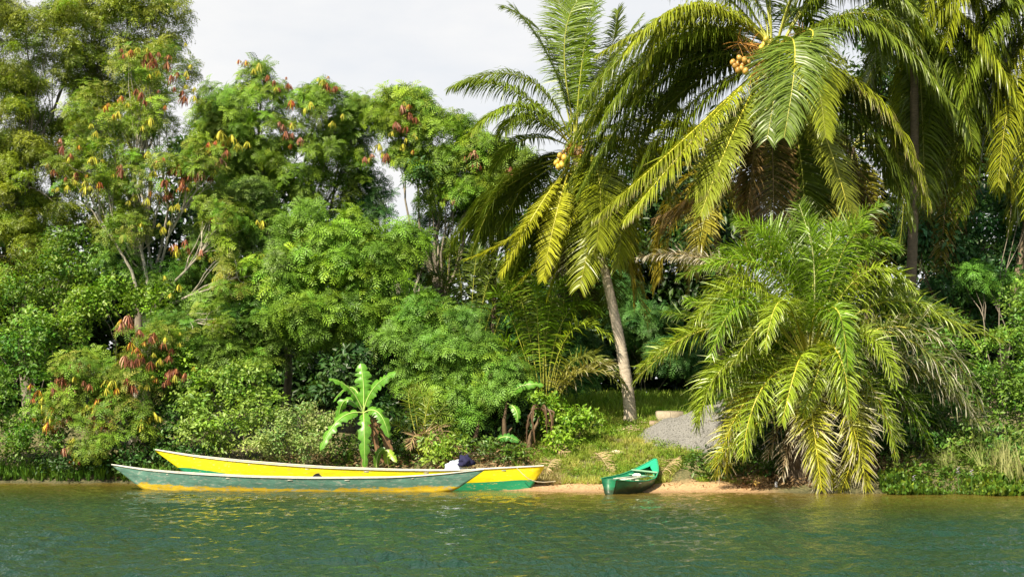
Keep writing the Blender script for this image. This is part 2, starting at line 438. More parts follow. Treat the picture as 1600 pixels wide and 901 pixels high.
def fill_blobs(geo, blobs, kind, col, dens=30, sub_r=.55, jit=.22, scale=1.0, yell=None, front=.35, hole=.0):
    jit = jit * 1.35
    """blobs: (px, py, rx, ry, Y[, ry_depth]) photo-pixel ellipses standing at distance Y. Returns limb targets."""
    targets = []
    for bl in blobs:
        px, py, rx, ry, Y = bl[:5]
        c = at(px, py, Y); ax = rx * M(Y); az = ry * M(Y); ay = bl[5] if len(bl) > 5 else min(1.6, .75 * (ax + az) / 2)
        area = math.pi * ax * az
        sr = sub_r
        ns = max(3, int(area / (sr * sr) * 1.15))
        d = sph(ns, front)
        rad = RNG.uniform(.55, 1.0, ns) ** .7 * np.where(RNG.random(ns) < .16, RNG.uniform(1.1, 1.4, ns), 1)
        S = np.array(c)[None] + d * rad[:, None] * np.array([max(ax - sr * .4, .1), ay, max(az - sr * .4, .1)])[None]
        keep = RNG.random(ns) > hole
        S = S[keep]; ns = len(S)
        srs = sr * RNG.uniform(.6, 1.35, ns)
        stone = 1 + jit * RNG.normal(size=ns)
        per = np.maximum(3, (dens * area / max(ns, 1) * (srs / sr) ** 2).astype(int))
        per = np.minimum(per, 60)
        rep = np.repeat(np.arange(ns), per)
        n = len(rep)
        v = sph(n, .25, .65)
        P = S[rep] + v * srs[rep][:, None] * (RNG.uniform(.25, 1.0, n) ** .6)[:, None] * np.array([1.05, 1.0, .55])[None]
        D = v * .75 + np.array([0, -.15, .5])[None] + RNG.normal(size=(n, 3)) * .25
        colr = np.array(col)[None] * (np.clip(stone[rep], .55, 1.5) * RNG.uniform(.8, 1.2, n))[:, None]
        hue = RNG.uniform(.72, 1.35, ns)[rep]; colr[:, 0] *= hue; colr[:, 1] *= hue ** .25
        if yell is not None:
            f = (RNG.random(n) ** 2.2)[:, None]
            colr = colr * (1 - f) + np.array(yell)[None] * f
        sc = scale * RNG.uniform(.75, 1.25, n)
        tm = T[kind]; which = RNG.integers(0, len(tm), n)
        for j in range(len(tm)):
            q = which == j
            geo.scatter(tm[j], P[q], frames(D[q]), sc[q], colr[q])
        targets.append((c, S))
    return targets

BARK = {'grey': cr(.22, .19, .15), 'pale': cr(.36, .33, .27), 'brown': cr(.13, .09, .06)}
def wob(a, b, n, amp, rg_=random):
    a, b = Vector(a), Vector(b); out = []
    ph = rg_.random() * 6.28; pv = rg_.random() * 6.28
    for i in range(n):
        u = i / (n - 1); q = a.lerp(b, u); k = math.sin(math.pi * u) * amp
        q += Vector((math.sin(u * 5 + ph), math.cos(u * 4 + pv), .4 * math.sin(u * 6 + pv))) * k
        q.z += amp * .8 * math.sin(math.pi * u)
        out.append(q)
    return out

def tree(name, label, cat, base, blobs, kind, col, group=None, dens=30, bark='grey', r0=.13, twigs=4, sub_r=.55, yell=None,
         scale=1.0, stems=1, front=.35, hole=0.0, jit=.22, extra=(), twr=.02):
    bx, by_ = base
    root = thing(name, label, cat, (bx, by_, gz(bx, by_) - .05), group)
    b0 = Vector(root.location)
    gf = Geo()
    tg = fill_blobs(gf, blobs, kind, col, dens, sub_r, jit, scale, yell, front, hole)
    for (k2, c2, bl2, d2) in extra: fill_blobs(gf, bl2, k2, c2, d2, sub_r, jit, 1.0, None, front)
    bc = BARK[bark]
    tops = sorted(tg, key=lambda q: -q[0].z)
    cen = sum((q[0] for q in tg), Vector()) / len(tg)
    fork = b0.lerp(cen, .45) if stems == 1 else None
    if stems == 1:
        gt = Geo(); tp = wob(b0 - Vector((0, 0, .2)), fork, 6, .12)
        gt.tube(tp, [r0 * (1.25 - .5 * i / 5) for i in range(6)], bc, 8); gt.build('trunk', MAT['bark'], root, smooth=True)
    for c, S in tg:
        gl = Geo()
        src = fork if stems == 1 else b0 + Vector((random.uniform(-.3, .3), random.uniform(-.2, .2), -.1))
        rr = r0 * (.65 if stems == 1 else .6)
        lp = wob(src, c, 7, .06 * (c - src).length)
        gl.tube(lp, [rr * (.85 - .7 * i / 6) for i in range(7)], bc, 6, cap=False)
        k = min(len(S), twigs)
        for s_ in (S[RNG.permutation(len(S))[:k]] if k else []):
            q = lp[random.choice((3, 4, 5, 6))]
            tw = wob(q, Vector(s_), 5, .12)
            gl.tube(tw, [twr * (1 - .7 * i / 4) for i in range(5)], bc * 1.1, 4, cap=False)
        gl.build('limb', MAT['bark'], root, smooth=True)
    gf.build('foliage', MAT[MATOF[kind]], root, kind='stuff')
    return root

# seed-pod clusters: a few shared meshes, each cluster an object of its own
def pod_mesh(cols, n=20, seed=0):
    r_ = np.random.default_rng(seed); gg = Geo()
    for i in range(n):
        ph = r_.random() * 6.283; sp = r_.uniform(.03, .6); Lp = r_.uniform(.15, .32); w = .026
        o = np.array([math.cos(ph), math.sin(ph), 0]); s = nrm(np.cross(o, [0, 0, 1]) + r_.normal(size=3) * .4)
        pts = []
        for k in range(4):
            u = k / 3
            q = o * (.02 + sp * Lp * math.sin(u * 1.8)) + np.array([0, 0, -Lp * u * (1 - .25 * sp) + r_.uniform(-.03, .03)])
            ww = w * (.35, 1, 1, .3)[k] / 2
            pts += [q - s * ww, q + s * ww]
        c = cols[r_.integers(len(cols))] * r_.uniform(.7, 1.25)
        gg.add(pts, [(2 * k, 2 * k + 1, 2 * k + 3, 2 * k + 2) for k in range(3)], c)
    return gg
POD_C = {'yellow': [cr(.44, .42, .04), cr(.54, .48, .06), cr(.32, .36, .04)],
         'brown': [cr(.22, .075, .04), cr(.32, .11, .045), cr(.14, .05, .03), cr(.38, .17, .07)],
         'mixed': [cr(.55, .42, .04), cr(.42, .12, .03), cr(.28, .07, .03)],
         'pink': [cr(.40, .18, .12), cr(.25, .08, .05), cr(.5, .30, .20)]}
POD = {}
for k_, c_ in POD_C.items():
    POD[k_] = []
    for s_ in range(2):
        o = pod_mesh(c_, 22, s_ + len(k_)).build('pod_cluster', MAT['pod']); POD[k_].append(o.data)
        bpy.data.objects.remove(o)
def pods(root, items, Y, sc=1.0):
    """items: (px, py, kind, size)"""
    items = list(items) + [(px + random.uniform(-16, 16), py + random.uniform(-13, 13), kd if random.random() < .7 else 'yellow', s * .75) for (px, py, kd, s) in items]
    items += [(px + random.uniform(-26, 26), py + random.uniform(-20, 20), random.choice((kd, 'mixed', 'yellow')), s * .6) for (px, py, kd, s) in items[::3]]
    for (px, py, kd, s) in items:
        o = bpy.data.objects.new('pod_cluster', random.choice(POD[kd])); COL.objects.link(o)
        o.parent = root; o.location = at(px, py, Y + random.uniform(-.3, .3)) - Vector(root.location)
        o.rotation_euler = (random.uniform(-.15, .15), random.uniform(-.15, .15), random.uniform(0, 6.28))
        o.scale = (s * sc * 1.22,) * 3

# ------------------------------------------------------------------ palms
def bez(p0, m, p2, n):
    p1 = m * 2 - (p0 + p2) * .5
    return [p0 * (1 - u) ** 2 + p1 * 2 * u * (1 - u) + p2 * u * u for u in [i / (n - 1) for i in range(n)]]

def frond(root, p0, m, p2, pairs=70, ll=1.0, lw=.042, grav=.9, col=(.10, .17, .02), rcol=(.35, .36, .05), tip=None, tipf=0.0,
          petiole=.14, fluff=.0, rr=.035, name='frond', segs=4, mat='palm', spread=.75, droop_var=.25, label=None, keel=.25, fw=1.0):
    """one pinnate leaf: rachis along a curve, leaflets both sides hanging under their weight"""
    N = 26
    C = bez(Vector(p0), Vector(m), Vector(p2), N)
    P = np.array([tuple(q) for q in C])
    gr = Geo(); rad = [rr * (1 - .88 * (i / (N - 1)) ** .8) for i in range(N)]
    gr.tube([tuple(q) for q in P[::2]] + [tuple(P[-1])], rad[::2] + [rad[-1]], cr(*rcol), 5, cap=False)
    ro = gr.build(name, MAT['rachis'], root, smooth=True)
    if label: ro['label'] = label
    # side vectors carried along the curve
    Tn = np.gradient(P, axis=0); Tn /= np.linalg.norm(Tn, axis=1)[:, None]
    hor = np.cross(P[-1] - P[0], [0, 0, 1.0]); hor[2] = 0
    if np.linalg.norm(hor) < .3 * np.linalg.norm(P[-1] - P[0]): hor = hor + np.array([1., .3, 0]) * .6
    hor = nrm(hor)
    n = pairs
    uu = petiole + (1 - petiole) * (np.arange(n) + .5) / n
    f = uu * (N - 1); i0 = np.clip(f.astype(int), 0, N - 2); fr = (f - i0)[:, None]
    base = P[i0] * (1 - fr) + P[i0 + 1] * fr; TT = Tn[i0] * (1 - fr) + Tn[i0 + 1] * fr
    TT /= np.linalg.norm(TT, axis=1)[:, None]
    v = (uu - petiole) / (1 - petiole)
    prof = np.clip(1.1 * np.sin(np.pi * (.10 + .86 * v)) ** .55, .2, 1.1)
    Vs, Cs, Fs = [], [], []
    off = 0
    for sg in (-1, 1):
        S = np.cross(TT, np.cross(hor[None], TT)); S /= np.linalg.norm(S, axis=1)[:, None]
        U = np.cross(S, TT); U *= np.where(U[:, 2:3] < 0, -1, 1)
        k = RNG.normal(size=(n, 1))
        fwd = np.interp(v, [0, .5, 1], [.25, .5, 1.4])[:, None] * fw
        D = sg * S * spread + TT * fwd * .8 + U * (keel + fluff * RNG.normal(size=(n, 1))) + RNG.normal(size=(n, 3)) * .07
        D /= np.linalg.norm(D, axis=1)[:, None]
        Lf = ll * prof * RNG.uniform(.82, 1.1, n)
        gv = grav * (1 + droop_var * k)
        pos = base.copy()
        broken = (RNG.random(n) < .06)[:, None]
        rows = []
        for s in range(segs + 1):
            u = s / segs
            W = TT - (TT * D).sum(1)[:, None] * D
            W = W / (np.linalg.norm(W, axis=1)[:, None] + 1e-6)
            Nn = np.cross(D, W)
            tw = (.35 * k + .25)
            W = W * np.cos(tw) + Nn * np.sin(tw)
            ww = lw * np.array([.55, 1.0, .9, .62, .08])[min(4, int(round(u * 4)))] * .5
            rows.append((pos - W * ww, pos + W * ww))
            if s < segs:
                pos = pos + D * (Lf / segs)[:, None]
                D = D + np.array([0, 0, -1.0])[None] * gv / segs * (1.3 + 1.5 * broken)
                D /= np.linalg.norm(D, axis=1)[:, None]
        vv = np.stack([q for r_ in rows for q in r_], 1)          # n, 2(segs+1), 3
        tone = RNG.uniform(.75, 1.25, n)
        cc = np.array(col)[None] * tone[:, None]
        cc = np.repeat(cc[:, None, :], 2 * (segs + 1), 1)
        if tip is not None:
            un = np.repeat(np.arange(segs + 1) / segs, 2)[None, :]
            w_ = np.clip((un - (1 - tipf * RNG.uniform(.3, 1.7, (n, 1)))) * 4, 0, 1)[:, :, None]
            cc = cc * (1 - w_) + np.array(tip)[None, None] * w_ * RNG.uniform(.7, 1.2, (n, 1, 1))
        nv = 2 * (segs + 1)
        fb = np.array([(2 * q, 2 * q + 1, 2 * q + 3, 2 * q + 2) for q in range(segs)])
        Fs.append((fb[None] + (np.arange(n) * nv)[:, None, None]).reshape(-1, 4) + off)
        Vs.append(vv.reshape(-1, 3)); Cs.append(cc.reshape(-1, 3)); off += n * nv
    gl = Geo(); gl.add(np.concatenate(Vs), np.concatenate(Fs), np.concatenate(Cs))
    gl.build('leaflets', MAT[mat], ro, kind='stuff')
    return ro

def palm_trunk(root, pts, r0, r1, col, rings=60, name='trunk', n=12):
    """ringed palm stem along a smooth curve through pts"""
    pts = [Vector(p) for p in pts]
    path = bez(pts[0], pts[1], pts[2], rings * 2)
    rad = []
    for i in range(len(path)):
        u = i / (len(path) - 1)
        r = r0 + (r1 - r0) * min(1, u * 1.3) + .5 * r0 * max(0, 1 - u * 14) ** 2
        rad.append(r * (1.0 if i % 2 else 1.07) * random.uniform(.97, 1.03))
    gt = Geo(); gt.tube(path, rad, cr(*col), n)
    return gt.build(name, MAT['ringbark'], root, smooth=False)

def ico(c, r, stretch=1.25, n=8, axis_=(0, 0, 1)):
    V, F = [], []
    rows = 6
    for i in range(rows + 1):
        th = math.pi * i / rows
        for k in range(n):
            ph = 2 * math.pi * k / n
            V.append((r * math.sin(th) * math.cos(ph), r * math.sin(th) * math.sin(ph), r * stretch * math.cos(th) * (1 + .08 * math.cos(th))))
    for i in range(rows):
        for k in range(n):
            F.append((i * n + k, (i + 1) * n + k, (i + 1) * n + (k + 1) % n, i * n + (k + 1) % n))
    Rm = np.array(Vector(axis_).to_track_quat('Z', 'Y').to_matrix())
    return np.array(V) @ Rm.T + np.array(c), F
def flower_spray(root, px, py, Y, n, ln, crown, col=(.48, .24, .05)):
    c0 = at(px, py, Y); gg = Geo()
    gg.tube(wob(crown, c0, 5, .1), [.03, .028, .025, .02, .015], cr(*col) * .7, 5, cap=False)
    for i in range(n):
        q = crown.lerp(c0, random.uniform(.45, 1.0)); d = Vector((random.gauss(0, 1), random.gauss(-.3, .7), random.gauss(-.1, .8))).normalized()
        e = q + d * ln * random.uniform(.5, 1.1); e.z -= .12
        gg.tube([q, (q + e) * .5 + Vector((0, 0, .04)), e], [.014, .012, .007], cr(*col) * random.uniform(.6, 1.3), 3, cap=False)
    gg.build('flower_spray', MAT['rachis'], root)
def coconuts(root, px, py, Y, n, sp=.24, col=(.62, .38, .07), crown=None):
    c0 = at(px, py, Y)
    for i in range(n):
        a = i * 2.4; r_ = sp * math.sqrt((i + .3) / n)
        c = c0 + Vector((r_ * math.cos(a) * 1.1, -.12 + .12 * math.sin(i * 1.7), r_ * math.sin(a)))
        V, F = ico(c, .105 * random.uniform(.9, 1.12), 1.2, 8, (random.uniform(-.6, .6), random.uniform(-.4, .4), 1))
        k = random.uniform(.8, 1.25)
        gg = Geo(); gg.add(V, F, cr(*col) * k)
        gg.build('coconut', MAT['nut'], root, smooth=True)
    if crown is not None:
        gg = Geo()
        for i in range(7):
            q = c0 + Vector((random.uniform(-.2, .2), random.uniform(-.1, .1), random.uniform(-.2, .25)))
            gg.tube(wob(crown, q, 5, .08), [.018, .015, .012, .01, .007], cr(.5, .26, .05), 4, cap=False)
        gg.build('fruit_stalk', MAT['rachis'], root)
#@@STAGE3
# ================================================================== TREES ON THE LEFT
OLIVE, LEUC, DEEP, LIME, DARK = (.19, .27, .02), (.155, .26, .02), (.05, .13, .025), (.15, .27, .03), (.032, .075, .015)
YEL = (.26, .30, .04)

tree('broadleaf_tree', 'tall olive green tree filling the top left corner with sky gaps between its boughs', 'tree', (-20.5, 60),
     [(40, 60, 120, 95, 59), (-20, 190, 90, 120, 59), (90, 150, 85, 70, 60), (40, 290, 100, 80, 59), (20, 400, 95, 80, 59), (110, 60, 60, 70, 60), (5, 90, 70, 70, 61), (50, 330, 70, 60, 61), (20, 250, 60, 50, 61.5), (60, 220, 80, 60, 60.5), (-10, 330, 70, 70, 60)],
     'pinnate', OLIVE, dens=19, r0=.24, twigs=9, sub_r=.55, jit=.3, yell=YEL, hole=.16, group='tall olive green trees at the left')
tree('broadleaf_tree', 'tall olive green tree whose right edge meets the open sky', 'tree', (-15.6, 60.5),
     [(225, 40, 78, 65, 60.5), (175, 110, 80, 60, 60.5), (262, 110, 48, 62, 60), (150, 10, 70, 50, 61), (150, 230, 80, 70, 60.5), (215, 180, 60, 55, 60), (200, 10, 80, 40, 60), (150, 320, 80, 70, 60.5), (150, 150, 60, 60, 61.5), (260, 30, 40, 50, 60)],
     'pinnate', OLIVE, dens=19, r0=.2, twigs=10, sub_r=.5, jit=.3, yell=YEL, hole=.18, group='tall olive green trees at the left')

# darker trees standing further back (they close the view between the trunks)
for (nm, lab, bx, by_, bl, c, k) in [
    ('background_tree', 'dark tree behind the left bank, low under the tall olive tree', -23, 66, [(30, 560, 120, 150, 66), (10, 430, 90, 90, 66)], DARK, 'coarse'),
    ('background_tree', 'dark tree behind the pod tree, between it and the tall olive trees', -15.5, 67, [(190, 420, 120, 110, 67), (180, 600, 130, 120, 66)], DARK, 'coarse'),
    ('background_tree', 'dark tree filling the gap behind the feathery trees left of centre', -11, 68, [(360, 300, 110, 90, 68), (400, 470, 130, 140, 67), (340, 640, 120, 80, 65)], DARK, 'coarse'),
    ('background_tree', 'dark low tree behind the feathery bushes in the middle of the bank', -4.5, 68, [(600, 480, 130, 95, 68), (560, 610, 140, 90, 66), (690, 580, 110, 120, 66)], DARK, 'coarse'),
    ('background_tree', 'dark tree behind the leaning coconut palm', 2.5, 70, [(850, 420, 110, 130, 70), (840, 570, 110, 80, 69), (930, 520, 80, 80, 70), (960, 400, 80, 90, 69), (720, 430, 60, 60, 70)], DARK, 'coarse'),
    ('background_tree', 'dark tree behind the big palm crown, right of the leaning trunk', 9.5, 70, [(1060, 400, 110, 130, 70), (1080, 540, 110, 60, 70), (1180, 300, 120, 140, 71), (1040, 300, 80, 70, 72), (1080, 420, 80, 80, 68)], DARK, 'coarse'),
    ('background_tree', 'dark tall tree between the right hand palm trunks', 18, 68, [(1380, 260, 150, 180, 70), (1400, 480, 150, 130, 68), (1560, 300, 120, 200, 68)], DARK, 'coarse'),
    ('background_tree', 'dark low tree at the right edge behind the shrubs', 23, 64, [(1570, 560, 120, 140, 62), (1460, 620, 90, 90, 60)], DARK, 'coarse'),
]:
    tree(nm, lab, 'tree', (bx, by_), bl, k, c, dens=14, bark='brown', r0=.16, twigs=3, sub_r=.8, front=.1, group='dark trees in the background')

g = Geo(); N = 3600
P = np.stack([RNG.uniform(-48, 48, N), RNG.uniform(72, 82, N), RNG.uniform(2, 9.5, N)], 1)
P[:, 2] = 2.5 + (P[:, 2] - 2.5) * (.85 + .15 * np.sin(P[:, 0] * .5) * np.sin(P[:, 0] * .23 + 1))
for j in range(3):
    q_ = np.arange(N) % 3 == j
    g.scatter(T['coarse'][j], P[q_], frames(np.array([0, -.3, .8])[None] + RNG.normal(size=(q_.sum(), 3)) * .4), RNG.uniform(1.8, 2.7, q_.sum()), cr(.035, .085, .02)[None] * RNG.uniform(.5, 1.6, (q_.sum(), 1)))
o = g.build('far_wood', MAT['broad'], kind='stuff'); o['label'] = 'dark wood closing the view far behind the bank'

# feathery trees, back row against the sky
tree('feathery_tree', 'feathery green tree under the open sky left of centre, few brown pods on its top', 'tree', (-9.3, 58),
     [(400, 190, 75, 62, 57), (500, 175, 72, 48, 57), (350, 200, 55, 60, 58), (460, 255, 70, 50, 57), (545, 220, 40, 40, 57.5), (405, 125, 26, 24, 57), (330, 280, 60, 60, 58), (575, 190, 32, 30, 57), (500, 300, 60, 40, 57.5), (400, 290, 60, 50, 58), (555, 262, 34, 34, 57.5)],
     'feather', LEUC, dens=30, r0=.15, twigs=6, sub_r=.5, scale=.9, yell=(.16, .27, .04), group='feathery trees along the bank')
ft2 = tree('feathery_tree', 'feathery tree with brown pod clusters beside the left palm crown', 'tree', (-3.1, 57),
     [(640, 190, 58, 42, 56), (690, 215, 65, 45, 56), (765, 245, 62, 40, 55.5), (740, 300, 58, 32, 55.5), (680, 290, 40, 42, 56), (635, 155, 40, 20, 56), (645, 245, 36, 34, 56.5), (600, 175, 30, 26, 56.3), (800, 250, 38, 26, 55.5), (720, 270, 50, 40, 55.8), (770, 290, 40, 34, 55.3), (740, 340, 34, 30, 56.5)],
     'feather', LEUC, dens=30, extra=[('leaf', (.04, .10, .02), [(655, 275, 36, 28, 55)], 22)], r0=.13, twigs=7, sub_r=.45, yell=(.18, .28, .04), group='feathery trees along the bank')
tree('feathery_tree', 'slender feathery tree with a pale stem in the sky gap right of centre', 'tree', (-3.3, 59),
     [(670, 350, 36, 26, 58.5), (655, 400, 30, 22, 59), (560, 300, 34, 40, 58.5), (585, 350, 34, 34, 58), (590, 295, 26, 30, 58), (560, 330, 36, 36, 58)],
     'feather_small', (.07, .17, .04), dens=20, bark='pale', r0=.17, twigs=8, sub_r=.4, hole=.2, group='feathery trees along the bank')
# middle row
tree('feathery_tree', 'bright dense feathery tree in the middle of the bank, domed top', 'tree', (-6.2, 54.5),
     [(510, 380, 80, 62, 53.5), (450, 440, 62, 55, 53), (560, 430, 75, 55, 53), (620, 390, 50, 45, 54), (500, 500, 85, 55, 52.5), (600, 500, 60, 50, 53)],
     'feather', (.155, .28, .02), dens=32, r0=.15, twigs=6, sub_r=.5, scale=1.12, yell=(.17, .30, .04), group='feathery trees along the bank')
tree('feathery_tree', 'feathery tree hanging low behind the yellow canoe, right of the banana plant', 'tree', (-2.6, 51.5),
     [(690, 500, 70, 42, 51.5), (640, 540, 55, 45, 51), (720, 560, 70, 48, 50.5), (740, 620, 75, 38, 50), (660, 590, 50, 45, 50.5), (780, 590, 48, 34, 50), (720, 655, 40, 25, 49.6)],
     'feather', (.125, .245, .025), dens=32, r0=.12, twigs=6, sub_r=.45, yell=(.15, .29, .05), group='feathery trees along the bank')
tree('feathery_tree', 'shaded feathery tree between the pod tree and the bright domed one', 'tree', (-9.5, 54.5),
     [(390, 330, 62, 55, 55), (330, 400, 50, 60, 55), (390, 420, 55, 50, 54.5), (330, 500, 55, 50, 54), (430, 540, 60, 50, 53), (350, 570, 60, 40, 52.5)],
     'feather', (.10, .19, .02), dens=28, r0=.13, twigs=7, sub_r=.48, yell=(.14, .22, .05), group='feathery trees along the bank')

# the two trees hung with seed pods
pt = tree('pod_tree', 'tall thin feathery tree with pale branches hung with yellow and red brown pods', 'tree', (-14.6, 54.5),
     [(235, 110, 60, 40, 54.5), (150, 190, 62, 55, 54.5), (250, 185, 52, 50, 54.5), (130, 270, 62, 50, 54), (230, 280, 70, 52, 54), (320, 260, 50, 50, 53.5), (340, 350, 50, 45, 53), (200, 360, 60, 45, 54), (370, 430, 40, 50, 52.5), (335, 510, 40, 35, 52)],
     'feather_small', (.14, .26, .02), dens=16, bark='pale', r0=.15, twigs=16, sub_r=.42, yell=(.26, .28, .05), hole=.25, twr=.028, group='trees hung with seed pods')
PI1 = [(232, 82, 'brown', 1.3), (205, 78, 'mixed', 1), (262, 98, 'brown', 1.2), (288, 150, 'brown', 1.3), (240, 92, 'brown', 1.4), (222, 145, 'brown', 1.1), (268, 118, 'brown', 1.1),
       (285, 142, 'brown', 1), (213, 140, 'brown', 1), (247, 110, 'yellow', 1), (193, 85, 'brown', .9), (215, 75, 'yellow', .9), (292, 112, 'yellow', .9),
       (185, 175, 'yellow', 1.1), (165, 165, 'mixed', .9), (235, 185, 'yellow', 1.1), (150, 205, 'yellow', .9), (190, 150, 'mixed', .9), (98, 228, 'pink', 1.2),
       (110, 240, 'brown', 1), (145, 245, 'yellow', 1.2), (84, 265, 'brown', 1), (120, 270, 'brown', 1.1), (190, 265, 'pink', 1.1), (105, 290, 'yellow', .9), (133, 292, 'yellow', 1.2),
       (155, 285, 'mixed', 1), (245, 250, 'brown', 1.3), (278, 258, 'brown', 1.6), (300, 270, 'brown', 1.3), (258, 282, 'brown', 1.4), (262, 300, 'brown', 1.5), (285, 285, 'brown', 1.1),
       (240, 268, 'yellow', 1.1), (338, 252, 'pink', 1.4), (312, 268, 'pink', 1.2), (330, 275, 'brown', 1.1), (346, 205, 'yellow', 1.5), (362, 212, 'yellow', 1.4), (338, 220, 'mixed', 1.2),
       (372, 225, 'yellow', 1.2), (355, 235, 'brown', 1), (230, 310, 'yellow', 1.2), (210, 305, 'yellow', .9), (278, 318, 'yellow', 1), (350, 345, 'brown', 1.2), (335, 335, 'mixed', 1.2),
       (220, 338, 'yellow', 1.2), (255, 355, 'yellow', 1), (275, 382, 'mixed', 1.3), (290, 375, 'brown', 1), (410, 345, 'yellow', 1), (345, 425, 'yellow', 1.5), (365, 418, 'yellow', 1.6),
       (375, 445, 'brown', 1.4), (385, 430, 'brown', 1.1), (350, 440, 'mixed', 1.2), (280, 445, 'yellow', 1), (408, 395, 'yellow', 1.3), (315, 390, 'pink', 1), (352, 490, 'yellow', 1.4),
       (340, 500, 'mixed', 1.4), (300, 525, 'yellow', 1.2), (356, 545, 'yellow', 1.1), (372, 555, 'yellow', .9), (326, 490, 'yellow', 1), (345, 515, 'pink', 1.1)]
pods(pt, PI1, 53)
pods(ft2, [(628, 165, 'pink', 1.1), (640, 175, 'brown', 1.3), (618, 190, 'pink', 1.2), (635, 198, 'brown', 1), (742, 235, 'pink', 1.5), (745, 250, 'brown', 1.4), (775, 245, 'pink', 1.4), (798, 262, 'pink', 1.3),
           (745, 215, 'brown', 1), (592, 225, 'yellow', 1.2), (605, 240, 'brown', 1.2), (570, 245, 'pink', 1), (630, 225, 'yellow', .9), (708, 310, 'pink', .9), (447, 205, 'brown', 1.3), (470, 215, 'pink', 1), (442, 195, 'pink', 1),
           (405, 100, 'yellow', 1.2), (418, 118, 'brown', 1), (450, 130, 'brown', 1), (455, 158, 'mixed', 1.2), (510, 130, 'brown', 1), (525, 135, 'brown', 1), (485, 160, 'yellow', 1), (505, 125, 'yellow', 1), (520, 190, 'yellow', 1), (385, 95, 'mixed', 1)], 54.6)
pt2 = tree('pod_tree', 'low feathery tree leaning over the water, thick with red brown and yellow pods', 'tree', (-13.0, 52.3),
     [(230, 540, 55, 40, 51.5), (140, 585, 65, 42, 51), (200, 610, 70, 45, 51), (110, 640, 55, 40, 50.5), (180, 665, 65, 35, 50.3), (150, 700, 40, 22, 50)],
     'feather_small', (.13, .25, .02), dens=22, bark='pale', r0=.11, twigs=12, sub_r=.42, yell=(.26, .27, .05), hole=.1, twr=.024, group='trees hung with seed pods')
PI2 = [(200, 492, 'pink', 1.5), (218, 515, 'brown', 1.2), (240, 520, 'brown', 1.3), (205, 535, 'mixed', 1.1), (255, 535, 'brown', 1), (195, 555, 'pink', 1.4), (215, 560, 'brown', 1), (235, 565, 'brown', 1.1),
       (125, 565, 'brown', 1.2), (98, 590, 'brown', 1.4), (110, 600, 'pink', 1.2), (140, 600, 'brown', 1), (170, 590, 'yellow', 1.4), (175, 612, 'yellow', 1.2), (205, 600, 'brown', 1.3), (265, 578, 'brown', 1.2),
       (275, 575, 'brown', 1.3), (262, 592, 'brown', .8), (265, 555, 'brown', 1), (66, 630, 'yellow', 1.3), (80, 645, 'yellow', 1.3), (92, 635, 'mixed', 1.3), (75, 660, 'mixed', 1.2), (90, 668, 'brown', 1.3),
       (110, 648, 'pink', 1.2), (130, 640, 'yellow', 1), (145, 655, 'brown', 1.4), (150, 640, 'pink', 1.2), (163, 660, 'brown', 1.1), (222, 655, 'yellow', 1.4), (240, 645, 'yellow', 1.3), (185, 625, 'pink', 1.1),
       (180, 640, 'pink', 1), (100, 700, 'pink', 1), (122, 715, 'brown', 1.1), (130, 690, 'mixed', 1), (60, 610, 'mixed', 1), (230, 600, 'yellow', .9), (250, 560, 'yellow', .9), (85, 610, 'brown', 1.1), (155, 620, 'mixed', 1.1)]
pods(pt2, PI2, 50)

# shrubs and creepers along the left bank
def shrub(label, base, blobs, kind, col, dens=34, **k):
    return tree(k.pop('name', 'shrub'), label, 'shrub', base, blobs, kind, col, dens=dens, r0=k.pop('r0', .05), twigs=k.pop('twigs', 4), sub_r=k.pop('sub_r', .38), stems=3, group='shrubs along the bank', **k)
shrub('bright green bush at the far left edge over the water', (-18, 51.2), [(30, 540, 75, 45, 52), (20, 620, 70, 50, 51.5), (-20, 690, 70, 50, 51), (60, 690, 55, 40, 50.8)], 'leaf', (.10, .24, .025), yell=(.2, .33, .04))
shrub('yellow green bush behind the low pod tree', (-14.2, 54), [(150, 480, 65, 32, 54), (95, 520, 50, 35, 53.5), (250, 475, 55, 35, 54), (200, 450, 45, 28, 54.5), (280, 590, 40, 50, 52)], 'leaf', (.13, .27, .02), yell=(.25, .36, .04))
shrub('pale green creeper climbing beside the bright canoe bow', (-9.6, 50.6), [(330, 620, 42, 40, 50.5), (385, 600, 50, 38, 50.8), (340, 680, 48, 32, 50), (400, 650, 45, 35, 50.2), (300, 655, 35, 40, 50.4)], 'leaf', (.16, .30, .035), yell=(.3, .42, .08))
shrub('small-leaved light bush just behind the yellow canoe, left of the banana plant', (-7.3, 48.9), [(440, 690, 42, 28, 48.6), (485, 700, 38, 26, 48.4), (400, 705, 40, 20, 48.6), (465, 655, 45, 28, 49.2), (510, 670, 30, 30, 49)], 'smallleaf', (.17, .28, .06), yell=(.4, .45, .17))
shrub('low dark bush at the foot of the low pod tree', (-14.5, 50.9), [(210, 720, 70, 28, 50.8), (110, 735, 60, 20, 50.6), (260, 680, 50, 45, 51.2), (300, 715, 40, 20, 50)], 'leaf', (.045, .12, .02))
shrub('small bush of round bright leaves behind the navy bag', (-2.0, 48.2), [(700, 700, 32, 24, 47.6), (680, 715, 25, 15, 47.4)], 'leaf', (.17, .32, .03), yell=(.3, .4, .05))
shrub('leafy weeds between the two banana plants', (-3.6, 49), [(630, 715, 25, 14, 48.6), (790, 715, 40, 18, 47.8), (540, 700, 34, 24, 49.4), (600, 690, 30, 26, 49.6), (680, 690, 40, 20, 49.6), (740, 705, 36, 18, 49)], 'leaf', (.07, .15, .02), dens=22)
shrub('dark leafy undergrowth below the hanging feathery tree', (-2.5, 51), [(560, 600, 70, 60, 51.6), (640, 670, 80, 45, 50.6), (740, 690, 60, 35, 50), (820, 650, 50, 40, 50.5)], 'bigleaf', (.035, .085, .018), dens=18)
